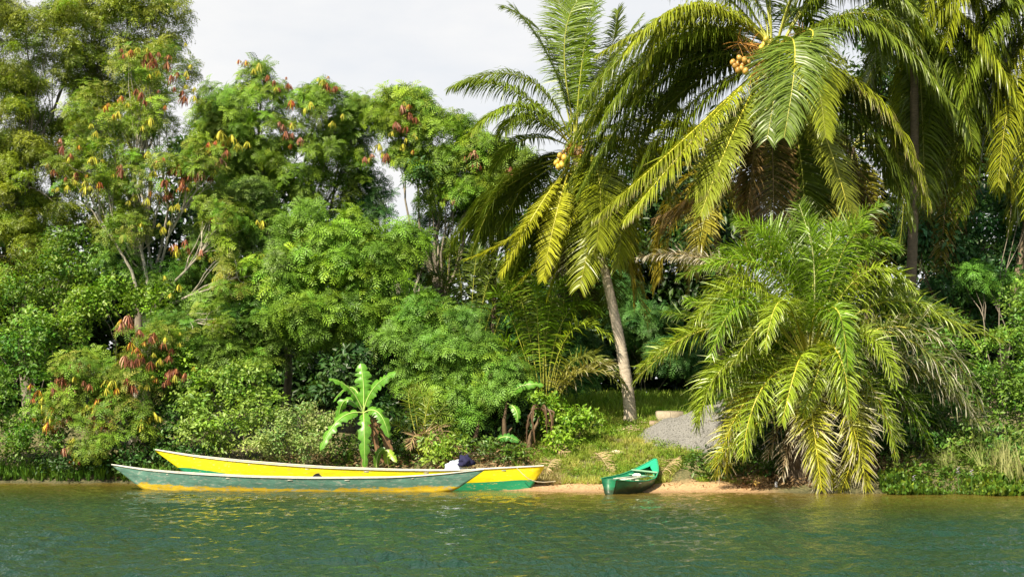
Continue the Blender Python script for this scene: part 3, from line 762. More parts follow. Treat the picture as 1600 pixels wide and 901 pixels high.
shrub('bright weed patch on the bank under the feathery branches', (2.0, 49.4), [(880, 660, 48, 22, 49.6), (925, 665, 30, 14, 49.6), (870, 690, 35, 15, 48.4), (850, 640, 30, 25, 50)], 'leaf', (.15, .30, .02), yell=(.26, .40, .04), sub_r=.3)
shrub('feathery dark shrub right of the leaning coconut trunk', (6.0, 62), [(1010, 510, 60, 40, 62), (1060, 560, 60, 30, 61), (960, 470, 50, 40, 63)], 'feather', (.08, .20, .045))
shrub('green bush behind the leaning coconut trunk', (1.2, 57), [(880, 480, 60, 35, 57), (830, 520, 55, 50, 56), (900, 560, 50, 50, 56), (850, 600, 45, 30, 54)], 'feather', (.06, .16, .03))
shrub('mid green thicket hiding the trunks between the far left bush and the tall trees', (-19, 56), [(70, 440, 80, 50, 56.5), (20, 480, 70, 50, 56), (120, 400, 60, 45, 57), (90, 560, 60, 40, 53)], 'leaf', (.09, .20, .02), yell=(.2, .30, .03), dens=22)
shrub('fern green thicket under the pod tree, above the pale creeper', (-11, 53.5), [(270, 450, 60, 45, 54.5), (260, 530, 50, 45, 53), (310, 560, 50, 40, 52.5), (200, 420, 50, 40, 55), (400, 500, 50, 40, 53)], 'feather_small', (.09, .20, .025), dens=20)
# right hand bank
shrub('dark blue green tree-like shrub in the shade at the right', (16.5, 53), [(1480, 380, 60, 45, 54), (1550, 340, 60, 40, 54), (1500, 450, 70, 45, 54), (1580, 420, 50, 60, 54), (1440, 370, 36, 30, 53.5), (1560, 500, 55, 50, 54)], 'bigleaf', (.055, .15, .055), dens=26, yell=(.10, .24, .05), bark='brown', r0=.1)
shrub('dark shrub with one sunlit green bough near the right edge', (17.8, 51), [(1550, 445, 42, 16, 51.5), (1590, 300, 40, 20, 52), (1525, 430, 30, 14, 51.5)], 'feather', (.09, .24, .03), r0=.06)
shrub('tall bright bush at the right edge above the pale grass', (16.8, 46.5), [(1575, 560, 50, 50, 47), (1590, 640, 50, 60, 46.5), (1540, 620, 38, 50, 47), (1600, 480, 40, 40, 48)], 'leaf', (.11, .24, .03), yell=(.22, .34, .05))
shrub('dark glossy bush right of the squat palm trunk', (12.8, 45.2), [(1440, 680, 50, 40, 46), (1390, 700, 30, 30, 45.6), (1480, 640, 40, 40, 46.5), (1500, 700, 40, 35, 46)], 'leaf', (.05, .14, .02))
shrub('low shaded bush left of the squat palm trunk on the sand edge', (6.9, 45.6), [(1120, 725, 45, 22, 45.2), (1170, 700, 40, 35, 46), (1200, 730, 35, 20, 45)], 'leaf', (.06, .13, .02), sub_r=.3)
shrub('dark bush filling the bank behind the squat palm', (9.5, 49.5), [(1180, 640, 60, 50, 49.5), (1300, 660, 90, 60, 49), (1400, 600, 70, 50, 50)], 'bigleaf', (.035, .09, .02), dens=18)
shrub('leafy bush behind the pale grass, between the hyacinths and the right edge', (15.2, 44.2), [(1560, 700, 50, 32, 44.4), (1515, 690, 35, 30, 44.6), (1600, 730, 40, 20, 43.6)], 'leaf', (.10, .20, .03), yell=(.25, .33, .06))
shrub('light green bush behind the top right of the squat palm', (13.2, 52), [(1440, 500, 50, 25, 51.5), (1400, 540, 50, 30, 51.5), (1480, 560, 40, 50, 51)], 'leaf', (.12, .26, .03))

# a little of the bank on either side of the picture
for (lab, base, bl) in [('dense bush on the bank beyond the left edge of the picture', (-24, 52), [(-260, 600, 110, 90, 53), (-170, 690, 80, 55, 52), (-330, 700, 90, 60, 52)]),
                        ('tall dark tree beyond the left edge of the picture', (-27, 58), [(-250, 420, 120, 130, 59), (-360, 520, 110, 120, 59), (-150, 300, 80, 100, 60)]),
                        ('dense bush on the bank beyond the right edge of the picture', (21.5, 45), [(1730, 640, 80, 70, 46), (1820, 700, 80, 60, 45.5), (1700, 720, 60, 40, 44)]),
                        ('tall dark tree beyond the right edge of the picture', (24, 52), [(1780, 430, 110, 130, 53), (1850, 560, 90, 90, 52)])]:
    tree('bank_tree' if 'tree' in lab else 'shrub', lab, 'tree' if 'tree' in lab else 'shrub', base, bl, 'coarse', (.06, .14, .02), dens=9, r0=.12, twigs=3, sub_r=.6, yell=(.14, .24, .03))
# ================================================================== PALMS
def fan(root, crown, n, Lr, el, az=(0, 360), **kw):
    """extra fronds all round a crown: el degrees above the horizontal at the base, drooping with age"""
    for i in range(n):
        a = R(az[0] + (az[1] - az[0]) * (i + random.random() * .7) / n); e = R(random.uniform(*el)); Lf = random.uniform(*Lr)
        h = Vector((math.cos(a), math.sin(a), 0))
        d0 = h * math.cos(e) + Vector((0, 0, math.sin(e)))
        m_ = crown + d0 * Lf * .5 + Vector((0, 0, -.05 * Lf))
        t_ = crown + d0 * Lf * .82 + Vector((0, 0, -Lf * random.uniform(.3, .48))) + h * Lf * .05
        frond(root, crown, m_, t_, **kw)

GRN, GRN2, YG, YLW = (.18, .25, .02), (.125, .185, .02), (.29, .34, .02), (.40, .42, .03)
RY, RG, RB = (.50, .46, .06), (.24, .30, .05), (.30, .20, .10)
DRY, DTIP = (.34, .22, .10), (.36, .26, .15)

TWIN = [0]
def fr(root, Y, pts, dm=0, dt=0, **kw):
    (x0, y0), (x1, y1), (x2, y2) = pts
    for _ in range(int(TWIN[0] + random.random())):
        j = lambda s_: random.uniform(-s_, s_)
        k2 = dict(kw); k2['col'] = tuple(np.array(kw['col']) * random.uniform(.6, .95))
        dd = random.uniform(.25, .9)
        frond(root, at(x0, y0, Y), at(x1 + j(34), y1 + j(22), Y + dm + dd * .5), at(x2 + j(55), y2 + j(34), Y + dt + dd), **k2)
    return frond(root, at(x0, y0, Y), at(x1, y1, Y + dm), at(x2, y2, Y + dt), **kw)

# leaning coconut palm in the middle
Y1 = 51.5
bx, by_ = at(985, 658, 52)[0], 52
p1 = thing('coconut_palm', 'coconut palm with a bare leaning trunk on the grassy bank, left of the biggest palm', 'palm', (bx, by_, gz(bx, by_) - .1), 'coconut palms')
base1 = Vector(p1.location); cr1 = at(896, 232, Y1)
palm_trunk(p1, [base1, at(962, 500, 51.6), cr1], .235, .15, (.52, .44, .36), 70)
TWIN[0] = 1.3
K = dict(pairs=116, ll=1.2, lw=.040, grav=1.1, fw=.85, droop_var=.3, spread=.95, keel=.12)
for pts, dm, dt, kw in [
    (((890, 215), (800, 140), (716, 132)), -.4, -.6, dict(col=GRN)),
    (((888, 222), (815, 165), (738, 205)), -1.0, -1.8, dict(col=(.19, .27, .02), rcol=RY)),
    (((893, 212), (862, 100), (800, 10)), .3, .4, dict(col=GRN, grav=.6)),
    (((897, 210), (893, 90), (868, -10)), .8, 1.6, dict(col=GRN, grav=.5)),
    (((900, 210), (912, 80), (935, -30)), -.2, -.2, dict(col=(.17, .26, .02), grav=.5)),
    (((902, 212), (950, 110), (1000, 30)), .2, .3, dict(col=GRN, grav=.6)),
    (((905, 216), (980, 150), (1060, 170)), .6, .8, dict(col=GRN2)),
    (((905, 222), (990, 230), (1050, 320)), .2, .3, dict(col=YG)),
    (((886, 262), (835, 335), (782, 432)), -.9, -1.2, dict(col=YLW, rcol=RY, grav=.45, ll=.85)),
    (((888, 270), (868, 340), (848, 438)), -1.1, -1.3, dict(col=YLW, rcol=RY, grav=.35, ll=.7)),
    (((900, 242), (935, 275), (932, 385)), -1.4, -2.0, dict(col=YG, rcol=RY, grav=.5)),
    (((902, 245), (925, 320), (905, 450)), -.9, -1.3, dict(col=YG, rcol=RY, grav=.6)),
    (((904, 245), (960, 300), (965, 420)), -1.0, -1.4, dict(col=YG, rcol=RY, grav=.6)),
    (((900, 250), (900, 330), (925, 430)), -.5, -.6, dict(col=GRN, grav=.5)),
    (((885, 245), (800, 275), (735, 400)), .8, 1.0, dict(col=GRN2)),
    (((880, 250), (780, 300), (705, 380)), 1.3, 1.8, dict(col=GRN2)),
    (((890, 255), (830, 350), (800, 440)), 1.0, 1.3, dict(col=GRN2)),
    (((905, 248), (965, 330), (990, 478)), -.3, -.2, dict(col=(.36, .30, .03), rcol=RY, grav=.4)),
    (((905, 250), (960, 300), (985, 420)), .9, 1.2, dict(col=YG, grav=.6)),
    (((900, 250), (930, 360), (945, 480)), 1.1, 1.6, dict(col=GRN2, grav=.5)),
    (((895, 255), (885, 360), (890, 460)), 1.0, 1.4, dict(col=(.10, .10, .03), grav=.5)),
]:
    q = dict(K); q.update(kw); fr(p1, Y1, pts, dm, dt, **q)
fan(p1, cr1, 7, (4.2, 5.2), (-20, 60), (15, 165), pairs=60, ll=1.0, lw=.06, col=GRN2)
coconuts(p1, 877, 254, 50.2, 9, .25, (.55, .36, .06), cr1)
flower_spray(p1, 890, 228, 50.5, 34, .5, cr1)
flower_spray(p1, 915, 240, 50.6, 22, .45, cr1)
g = Geo()
for i in range(9):
    a = i * .7; q = cr1 + Vector((math.cos(a) * .22, -.1 + math.sin(a) * .2, -.15 - .06 * i / 3))
    g.tube([cr1 + Vector((0, 0, -.25)), q, q + Vector((math.cos(a) * .12, 0, .28))], [.09, .07, .01], cr(.34, .22, .13) * random.uniform(.6, 1.2), 5)
g.build('leaf_sheath', MAT['bark'], p1)

# the biggest palm, right of the middle
Y2 = 48.5
c2p = (1206, 82); bx, by_ = at(1262, 640, 51)[0], 50.5
p2 = thing('coconut_palm', 'biggest coconut palm, clusters of yellow nuts, crown spreading over the squat palm', 'palm', (bx, by_, gz(bx, by_) - .1), 'coconut palms')
cr2 = at(*c2p, Y2)
palm_trunk(p2, [Vector(p2.location), at(1252, 350, 50.2), cr2], .24, .16, (.28, .23, .18), 70)
TWIN[0] = 1.5
K = dict(pairs=140, ll=1.45, lw=.043, rr=.05, grav=1.35, fw=.8, droop_var=.3, spread=.95, keel=.12)
for pts, dm, dt, kw in [
    (((1200, 68), (1085, 8), (975, 85)), -1.0, -1.6, dict(col=YG, rcol=RY, ll=1.1)),
    (((1196, 80), (1060, 60), (935, 200)), -.2, -.4, dict(col=GRN, ll=1.6)),
    (((1196, 90), (1040, 120), (905, 300)), .5, .6, dict(col=GRN2, ll=1.5)),
    (((1196, 85), (1020, 85), (885, 250)), 1.0, 1.3, dict(col=GRN, ll=1.4)),
    (((1198, 88), (1050, 140), (930, 330)), 1.3, 1.7, dict(col=GRN, ll=1.4)),
    (((1198, 80), (1090, 60), (990, 160)), .9, 1.2, dict(col=YG, ll=1.4)),
    (((1200, 92), (1080, 180), (1000, 320)), .3, .3, dict(col=GRN, ll=1.2)),
    (((1198, 96), (1095, 205), (975, 345)), -1.5, -2.2, dict(col=YG, rcol=(.6, .55, .05), ll=1.15, grav=1.5, tip=DTIP, tipf=.18)),
    (((1195, 105), (1140, 220), (1095, 335)), -1.6, -2.3, dict(col=(.24, .29, .03), rcol=(.6, .55, .05), ll=1.1, grav=1.0, tip=DTIP, tipf=.15)),
    (((1215, 75), (1242, 75), (1225, 215)), -2.0, -3.2, dict(col=(.16, .24, .03), rcol=RY, ll=1.3, grav=.8)),
    (((1212, 80), (1262, 90), (1290, 215)), -2.0, -3.0, dict(col=YG, ll=1.0, grav=.8)),
    (((1225, 95), (1290, 215), (1338, 385)), -1.7, -2.4, dict(col=(.25, .28, .03), rcol=(.55, .5, .06), ll=1.0, grav=.5)),
    (((1225, 80), (1360, 45), (1490, 175)), -1.2, -1.6, dict(col=GRN, rcol=RY, ll=1.5)),
    (((1225, 92), (1360, 150), (1450, 320)), -.5, -.8, dict(col=YG, ll=1.5, tip=DTIP, tipf=.2)),
    (((1225, 95), (1350, 200), (1425, 350)), .3, .4, dict(col=GRN2, ll=1.2)),
    (((1222, 70), (1330, -30), (1460, 60)), -.3, -.5, dict(col=GRN)),
    (((1215, 65), (1260, -50), (1330, -110)), -.4, -.6, dict(col=GRN, grav=.6)),
    (((1205, 60), (1180, -60), (1130, -130)), .3, .5, dict(col=GRN, grav=.6)),
    (((1200, 62), (1120, -40), (1030, -60)), .5, .7, dict(col=GRN)),
    (((1200, 100), (1180, 230), (1165, 360)), -.4, -.8, dict(col=(.16, .13, .04), rcol=RB, grav=.5, tip=DRY, tipf=.7)),
    (((1200, 100), (1120, 250), (1040, 350)), .3, .4, dict(col=(.14, .12, .04), rcol=RB, grav=.7, tip=DRY, tipf=.6)),
    (((1218, 100), (1250, 240), (1255, 350)), .1, 0, dict(col=GRN2, grav=.5)),
    (((1222, 100), (1310, 250), (1350, 340)), .5, .6, dict(col=(.14, .13, .04), rcol=RB, grav=.6, tip=DRY, tipf=.4)),
]:
    q = dict(K); q.update(kw); fr(p2, Y2, pts, dm, dt, **q)
fan(p2, cr2, 9, (5, 6), (-30, 50), (10, 170), pairs=66, ll=1.3, lw=.07, col=GRN2)
coconuts(p2, 1157, 103, 47.7, 11, .30, (.46, .26, .06), cr2)
coconuts(p2, 1198, 74, 47.7, 9, .26, (.56, .42, .07), cr2)
flower_spray(p2, 1150, 66, 47.6, 60, .65, cr2)
flower_spray(p2, 1255, 50, 47.4, 50, .6, cr2)
flower_spray(p2, 1175, 118, 47.6, 34, .5, cr2)
coconuts(p2, 1280, 62, 48.0, 5, .22, (.55, .33, .08), cr2)
g = Geo()
for i in range(10):
    a = i * .63; q = cr2 + Vector((math.cos(a) * .28, -.1 + math.sin(a) * .25, -.2))
    g.tube([cr2 + Vector((0, 0, -.3)), q, q + Vector((math.cos(a) * .2, 0, .35))], [.1, .08, .01], cr(.28, .18, .11) * random.uniform(.6, 1.2), 5)
g.build('leaf_sheath', MAT['bark'], p2)

# palms at the right edge
def side_palm(label, crown_px, Y, base_px, baseY, fronds, nf, K, tcol=(.22, .17, .12), fankw=None, r=(.22, .15)):
    b_ = at(base_px[0], base_px[1], baseY); z = gz(b_.x, baseY)
    p = thing('coconut_palm', label, 'palm', (b_.x, baseY, z - .1), 'coconut palms')
    c_ = at(*crown_px, Y)
    mid = (Vector(p.location) + c_) * .5 + Vector((.25, 0, 0))
    palm_trunk(p, [Vector(p.location), mid, c_], r[0], r[1], tcol, 60)
    for pts, dm, dt, kw in fronds:
        q = dict(K); q.update(kw); fr(p, Y, pts, dm, dt, **q)
    fan(p, c_, nf, (4.6, 5.6), (-25, 50), **(fankw or dict(pairs=60, ll=1.3, lw=.07, col=GRN2)))
    return p
K3 = dict(pairs=115, ll=1.45, lw=.046, rr=.045, grav=1.4, fw=.8, droop_var=.3, spread=.95, keel=.12)
side_palm('coconut palm right of the biggest one, crown cut by the top edge of the picture', (1425, 5), 52, (1408, 600), 53,
    [(((1440, 15), (1545, 90), (1560, 300)), -1.0, -1.4, dict(col=YG, rcol=RY)),
     (((1440, 5), (1570, 30), (1640, 240)), -.6, -.9, dict(col=(.24, .29, .02))),
     (((1435, 25), (1500, 150), (1500, 340)), .2, .2, dict(col=GRN)),
     (((1430, 25), (1440, 160), (1445, 320)), .3, .3, dict(col=GRN)),
     (((1415, 15), (1370, 90), (1330, 220)), .4, .6, dict(col=GRN)),
     (((1430, -5), (1520, -90), (1640, -10)), -.4, -.6, dict(col=YG)),
     (((1420, -5), (1340, -60), (1270, 20)), .3, .4, dict(col=GRN)),
     (((1435, 10), (1480, 60), (1520, 230)), -1.4, -2.0, dict(col=GRN, ll=1.5)),
     (((1425, 0), (1400, -10), (1375, 110)), -1.2, -2.0, dict(col=GRN, ll=1.5)),
     (((1440, 10), (1520, 40), (1600, 180)), -1.8, -2.4, dict(col=YG, rcol=RY)),
     (((1430, 15), (1420, 130), (1400, 300)), .6, .6, dict(col=YG)),
     (((1430, 0), (1500, -30), (1580, 100)), -1.0, -1.6, dict(col=YG)),
     (((1430, 30), (1475, 180), (1470, 400)), .8, .9, dict(col=(.25, .22, .03), rcol=RB, tip=DRY, tipf=.4))], 6, K3)
side_palm('coconut palm at the right edge, only hanging outer fronds in view', (1655, -20), 51, (1545, 560), 54,
    [(((1650, -10), (1560, 20), (1500, 150)), -.8, -1.2, dict(col=GRN)),
     (((1650, 0), (1590, 110), (1560, 290)), -.9, -1.3, dict(col=(.26, .29, .02), rcol=RY)),
     (((1655, 0), (1640, 130), (1610, 330)), -1.2, -1.8, dict(col=YG)),
     (((1648, -20), (1560, -80), (1460, 0)), .2, .2, dict(col=GRN)),
     (((1650, 0), (1570, 90), (1530, 280)), .6, .8, dict(col=GRN)),
     (((1650, -20), (1530, -60), (1480, 70)), -1.2, -1.8, dict(col=YG)),
     (((1650, 0), (1600, 160), (1590, 340)), .3, .3, dict(col=GRN))], 5, K3)
side_palm('yellow green coconut palm far behind, seen under the biggest crown', (1110, 265), 60, (1120, 600), 61,
    [(((1105, 265), (1030, 280), (985, 400)), 0, 0, dict(col=(.28, .27, .03))),
     (((1110, 270), (1060, 330), (1030, 440)), -.6, -.8, dict(col=(.36, .30, .03))),
     (((1115, 270), (1150, 320), (1170, 420)), -.5, -.8, dict(col=(.26, .27, .03))),
     (((1110, 265), (1100, 340), (1085, 430)), -1.0, -1.5, dict(col=(.30, .28, .03))),
     (((1110, 260), (1050, 230), (990, 300)), .3, .4, dict(col=YG)),
     (((1112, 260), (1190, 250), (1240, 340)), .1, .2, dict(col=(.26, .27, .03))),
     (((1110, 255), (1070, 200), (1010, 210)), .1, .2, dict(col=YG)),
     (((1112, 255), (1150, 200), (1210, 220)), .1, .2, dict(col=YG))], 5, dict(pairs=64, ll=1.2, lw=.07, grav=.7),
    fankw=dict(pairs=50, ll=1.1, lw=.07, col=(.22, .23, .03)))
side_palm('shaded coconut palm behind the right hand trunks', (1330, 230), 60, (1360, 600), 61,
    [(((1325, 230), (1250, 230), (1200, 340)), 0, 0, dict(col=(.20, .21, .03))),
     (((1335, 235), (1360, 330), (1340, 450)), -.6, -.8, dict(col=(.24, .23, .03))),
     (((1335, 230), (1420, 280), (1440, 420)), -.5, -.8, dict(col=(.22, .21, .03))),
     (((1330, 235), (1300, 330), (1280, 430)), -.6, -1, dict(col=(.26, .25, .03))),
     (((1335, 225), (1420, 190), (1490, 300)), 0, 0, dict(col=GRN2))], 5, dict(pairs=64, ll=1.2, lw=.07, grav=.7))
side_palm('small shaded coconut palm behind the feathery tree, left of the leaning trunk', (765, 330), 57, (760, 600), 58,
    [(((765, 330), (710, 350), (690, 440)), 0, 0, dict(col=(.12, .16, .03))),
     (((765, 330), (740, 390), (715, 470)), -.5, -.7, dict(col=(.10, .13, .03))),
     (((765, 330), (790, 380), (800, 470)), -.5, -.7, dict(col=GRN2)),
     (((765, 325), (740, 280), (700, 310)), 0, 0, dict(col=YG)),
     (((765, 325), (810, 290), (850, 350)), 0, 0, dict(col=GRN2)),
     (((765, 330), (765, 400), (760, 480)), -.8, -1, dict(col=GRN2))], 4, dict(pairs=50, ll=.8, lw=.04, grav=.7),
    fankw=dict(pairs=40, ll=.8, lw=.045, col=GRN2), r=(.13, .09))

# squat oil palm in front
Yo = 44.6
bx = at(1252, 762, 44.3).x; by_ = 44.3
po = thing('oil_palm', 'squat oil palm with stubby trunk, its arching fronds almost touching the water', 'palm', (bx, by_, gz(bx, by_) - .1))
b0 = Vector(po.location); co = at(1264, 575, Yo)
g = Geo(); tp = bez(b0 - Vector((0, 0, .2)), (b0 + co) * .5 + Vector((-.05, 0, 0)), co, 14)
g.tube(tp, [.50 - .012 * i for i in range(14)], cr(.10, .075, .055), 14)
g.build('trunk', MAT['bark'], po, smooth=False)
for i in range(70):
    u = .04 + .96 * i / 70; a = i * 2.39996
    q = b0.lerp(co, u); o_ = Vector((math.cos(a), math.sin(a), 0)); s_ = .44
    if i % 1 == 0:
        gg = Geo(); c_ = cr(.17, .125, .085) * random.uniform(.5, 1.3)
        gg.tube([q + o_ * s_ * .85, q + o_ * (s_ + .12) + Vector((0, 0, .1)), q + o_ * (s_ + .17) + Vector((0, 0, .26 + .08 * random.random()))], [.13, .10, .05], c_, 5, squash=.6)
        gg.build('leaf_base', MAT['bark'], po)
OG, OY, OL = (.19, .33, .02), (.43, .45, .035), (.28, .38, .03)
WT = (.55, .50, .40)
TWIN[0] = 1.0
K = dict(pairs=118, ll=1.0, lw=.034, fluff=.5, rr=.05, spread=.8, grav=.8, petiole=.16, droop_var=.5, tip=WT, tipf=.10)
for pts, dm, dt, kw in [
    (((1266, 560), (1273, 440), (1262, 345)), -.3, -.6, dict(col=OG, rcol=(.5, .5, .22), grav=.5)),
    (((1266, 560), (1288, 440), (1300, 350)), .6, 1.1, dict(col=OG, rcol=(.5, .5, .22), grav=.5)),
    (((1262, 560), (1235, 430), (1180, 362)), .1, .1, dict(col=OG, grav=.6)),
    (((1262, 560), (1205, 425), (1095, 420)), -.3, -.5, dict(col=OG, ll=.8)),
    (((1260, 565), (1185, 450), (1085, 500)), -.8, -1.2, dict(col=OL)),
    (((1260, 565), (1170, 500), (1075, 470)), .8, 1.1, dict(col=OG)),
    (((1258, 570), (1135, 510), (1000, 575)), .3, .4, dict(col=OL, rcol=RY)),
    (((1258, 572), (1150, 560), (1092, 655)), -.8, -1.0, dict(col=OL)),
    (((1258, 575), (1170, 620), (1120, 742)), -.9, -1.2, dict(col=OY, rcol=(.7, .6, .05), tipf=.35, ll=.88, grav=.8)),
    (((1258, 575), (1195, 600), (1160, 712)), -1.6, -2.1, dict(col=OL, rcol=(.6, .5, .05), ll=.85)),
    (((1262, 580), (1268, 640), (1284, 765)), -2.0, -2.6, dict(col=OY, rcol=(.7, .6, .05), tipf=.4, ll=.88, grav=.7)),
    (((1266, 578), (1318, 630), (1355, 766)), -1.9, -2.4, dict(col=OY, rcol=(.7, .6, .05), tipf=.4, ll=.88, grav=.7)),
    (((1268, 575), (1350, 590), (1400, 715)), -1.4, -1.8, dict(col=OL, rcol=(.7, .5, .06), tipf=.2, ll=.68)),
    (((1268, 572), (1395, 520), (1515, 640)), -.8, -1.2, dict(col=(.17, .22, .05), rcol=RY, tip=WT, tipf=.4)),
    (((1268, 575), (1400, 560), (1535, 665)), -.2, -.5, dict(col=(.17, .20, .05), tip=WT, tipf=.35)),
    (((1268, 570), (1390, 470), (1525, 540)), .1, .1, dict(col=OL, rcol=RY, ll=.8)),
    (((1268, 568), (1360, 470), (1490, 500)), .9, 1.2, dict(col=(.13, .2, .05), ll=.75)),
    (((1268, 565), (1345, 430), (1430, 455)), -.5, -.9, dict(col=OL, ll=.75)),
    (((1268, 562), (1330, 410), (1405, 390)), .3, .5, dict(col=OG, ll=.75)),
    (((1266, 562), (1310, 410), (1350, 352)), -.1, -.2, dict(col=OG, grav=.6)),
    (((1264, 565), (1302, 480), (1325, 575)), -2.2, -3.0, dict(col=OG, rcol=RY, ll=.7)),
    (((1262, 565), (1225, 470), (1195, 545)), -2.2, -3.2, dict(col=OL, rcol=RY, ll=.7)),
    (((1260, 568), (1170, 475), (1110, 560)), -1.8, -2.6, dict(col=OG, ll=.75)),
    (((1264, 572), (1250, 560), (1222, 660)), -2.4, -3.2, dict(col=OL, rcol=(.6, .5, .05), ll=.7)),
    (((1266, 572), (1305, 545), (1330, 650)), -2.2, -3.0, dict(col=OL, rcol=(.6, .5, .05), ll=.7)),
    (((1268, 572), (1345, 520), (1400, 600)), -1.8, -2.5, dict(col=OL, ll=.72)),
    (((1268, 572), (1380, 600), (1450, 700)), .5, .6, dict(col=OG, tipf=.2)),
    (((1258, 570), (1200, 560), (1140, 620)), .8, 1.0, dict(col=OG)),
    (((1262, 560), (1220, 410), (1150, 345)), 1.0, 1.4, dict(col=OG, grav=.6)),
    (((1260, 570), (1160, 430), (1050, 405)), 1.2, 1.6, dict(col=(.30, .26, .2), rcol=RB, tip=WT, tipf=.8, name='dry_frond', ll=.6)),
]:
    q = dict(K); q.update(kw); fr(po, Yo, pts, dm, dt, **q)
fan(po, co, 9, (4.0, 4.8), (0, 70), (10, 170), pairs=60, ll=.85, lw=.055, fluff=.4, col=OG)
fan(po, co - Vector((0, 0, .3)), 5, (2.6, 3.2), (-50, -20), (190, 350), pairs=40, ll=.6, lw=.035, fluff=.4, col=(.25, .2, .12), rcol=RB, tip=WT, tipf=.5, name='dry_frond', mat='dry')

# smaller stemless palms in the undergrowth
def bush_palm(label, px, py, Y, fronds, K):
    b_ = at(px, py, Y); p = thing('young_palm', label, 'palm', (b_.x, Y, gz(b_.x, Y)), 'young palms in the undergrowth')
    for pts, dm, dt, kw in fronds:
        q = dict(K); q.update(kw)
        (x1, y1), (x2, y2) = pts
        if random.random() < .8:
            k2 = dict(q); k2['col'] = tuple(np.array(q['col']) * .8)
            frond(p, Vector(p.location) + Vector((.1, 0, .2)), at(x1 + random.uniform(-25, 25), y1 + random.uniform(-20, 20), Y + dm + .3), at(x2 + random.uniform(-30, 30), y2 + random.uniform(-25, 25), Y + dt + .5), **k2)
        frond(p, Vector(p.location) + Vector((0, 0, .2)), at(x1, y1, Y + dm), at(x2, y2, Y + dt), **q)
    return p
TWIN[0] = .8
KB = dict(pairs=50, ll=.75, lw=.045, fluff=.4, grav=.6, rr=.025, petiole=.25)
bush_palm('young palm with arching fronds in front of the leaning trunk, above the weeds', 850, 660, 52, [
    (((800, 500), (770, 460)), 0, 0, dict(col=OG)), (((820, 490), (800, 440)), .5, .8, dict(col=GRN)),
    (((860, 480), (900, 445)), 0, 0, dict(col=OG)), (((890, 520), (955, 530)), -.5, -.8, dict(col=OL)),
    (((900, 560), (965, 600)), -.6, -1, dict(col=(.2, .24, .05))), (((880, 500), (940, 490)), 0, 0, dict(col=OG)),
    (((800, 540), (765, 560)), -.5, -.8, dict(col=OG)), (((840, 500), (840, 440)), -.4, -.7, dict(col=OG)),
    (((885, 590), (955, 585)), -1.2, -1.8, dict(col=(.26, .25, .07), tip=WT, tipf=.3)), (((850, 520), (860, 470)), .5, .6, dict(col=GRN))], KB)
bush_palm('dark spiky young palm just right of the banana plant', 655, 715, 48.6, [
    (((650, 650), (640, 610)), 0, 0, dict(col=GRN)), (((665, 650), (675, 612)), 0, 0, dict(col=GRN)), (((680, 670), (715, 660)), 0, 0, dict(col=GRN2)),
    (((630, 670), (605, 665)), -.2, -.3, dict(col=GRN)), (((675, 660), (700, 630)), .2, .3, dict(col=GRN2)),
    (((680, 690), (720, 700)), -.3, -.5, dict(col=(.3, .2, .1), mat='dry', name='dry_frond')), (((650, 680), (640, 700)), -.5, -.8, dict(col=(.36, .25, .14), mat='dry', name='dry_frond')),
    (((665, 675), (690, 705)), -.5, -.9, dict(col=(.42, .30, .17), mat='dry', name='dry_frond'))], dict(KB, ll=.42, pairs=30, grav=.3, lw=.026))
bush_palm('dark young palm half hidden between feathery tree and leaning palm', 730, 600, 55, [
    (((720, 440), (705, 395)), 0, 0, dict(col=GRN2)), (((740, 440), (750, 400)), 0, 0, dict(col=GRN2)), (((700, 460), (670, 440)), 0, 0, dict(col=GRN2)),
    (((760, 450), (790, 430)), 0, 0, dict(col=GRN2)), (((770, 480), (800, 480)), -.3, -.4, dict(col=GRN2))], dict(KB, ll=.7))
#@@STAGE4
# ================================================================== BANANA PLANTS
def banana_leaf(root, P, w, col, roll=(0, 0, 1), tears=6, name='leaf', vfold=.35, mat='banana', dry=False):
    """broad blade along three control points with a raised midrib and torn, wavy edges"""
    n = 26; C = bez(Vector(P[0]), Vector(P[1]), Vector(P[2]), n); A = np.array([tuple(c) for c in C])
    Tn = np.gradient(A, axis=0); Tn /= np.linalg.norm(Tn, axis=1)[:, None]
    S = np.cross(Tn, np.array(roll)); S /= np.linalg.norm(S, axis=1)[:, None] + 1e-6
    U = np.cross(S, Tn)
    st = int(n * .14); g_ = Geo()
    r_ = np.random.default_rng(int(abs(P[2][0] * 977 + P[2][2] * 313)) % 9973)
    for sg in (-1, 1):
        V, F, Cc = [], [], []
        tear = set(r_.integers(st + 3, n - 2, tears))
        for i in range(st, n):
            u = (i - st) / (n - 1 - st)
            ww = w * .5 * (math.sin(math.pi * min(1, u * .93 + .07)) ** .45) * (1 + .09 * math.sin(i * 1.9 + sg)) * (.05 if i == n - 1 else 1)
            sag = vfold * (1 + .3 * math.sin(i * 1.3))
            k = (.5 if i in tear else 1)
            for q in (0, .5, 1):
                V.append(A[i] + S[i] * sg * ww * q * k + U[i] * (.5 * ww * q * sag - ww * q * q * sag * 1.2))
                Cc.append(np.array(col) * (1.15 - .2 * q) * (1 + .08 * math.sin(i * 2.7)))
        m_ = n - st
        for i in range(m_ - 1):
            for q in (0, 1): F.append((i * 3 + q, i * 3 + q + 1, (i + 1) * 3 + q + 1, (i + 1) * 3 + q))
        g_.add(V, F, np.array(Cc))
    lo = g_.build(name, MAT['dry' if dry else mat], root, smooth=True)
    gm = Geo(); gm.tube([tuple(a + u_ * .006) for a, u_ in zip(A[::2], U[::2])], [.028 * (1 - .85 * i / 12) for i in range(13)], cr(.42, .55, .16) if not dry else cr(.12, .08, .045), 5, cap=False)
    gm.build('midrib', MAT['rachis'], lo, smooth=True)
    return lo

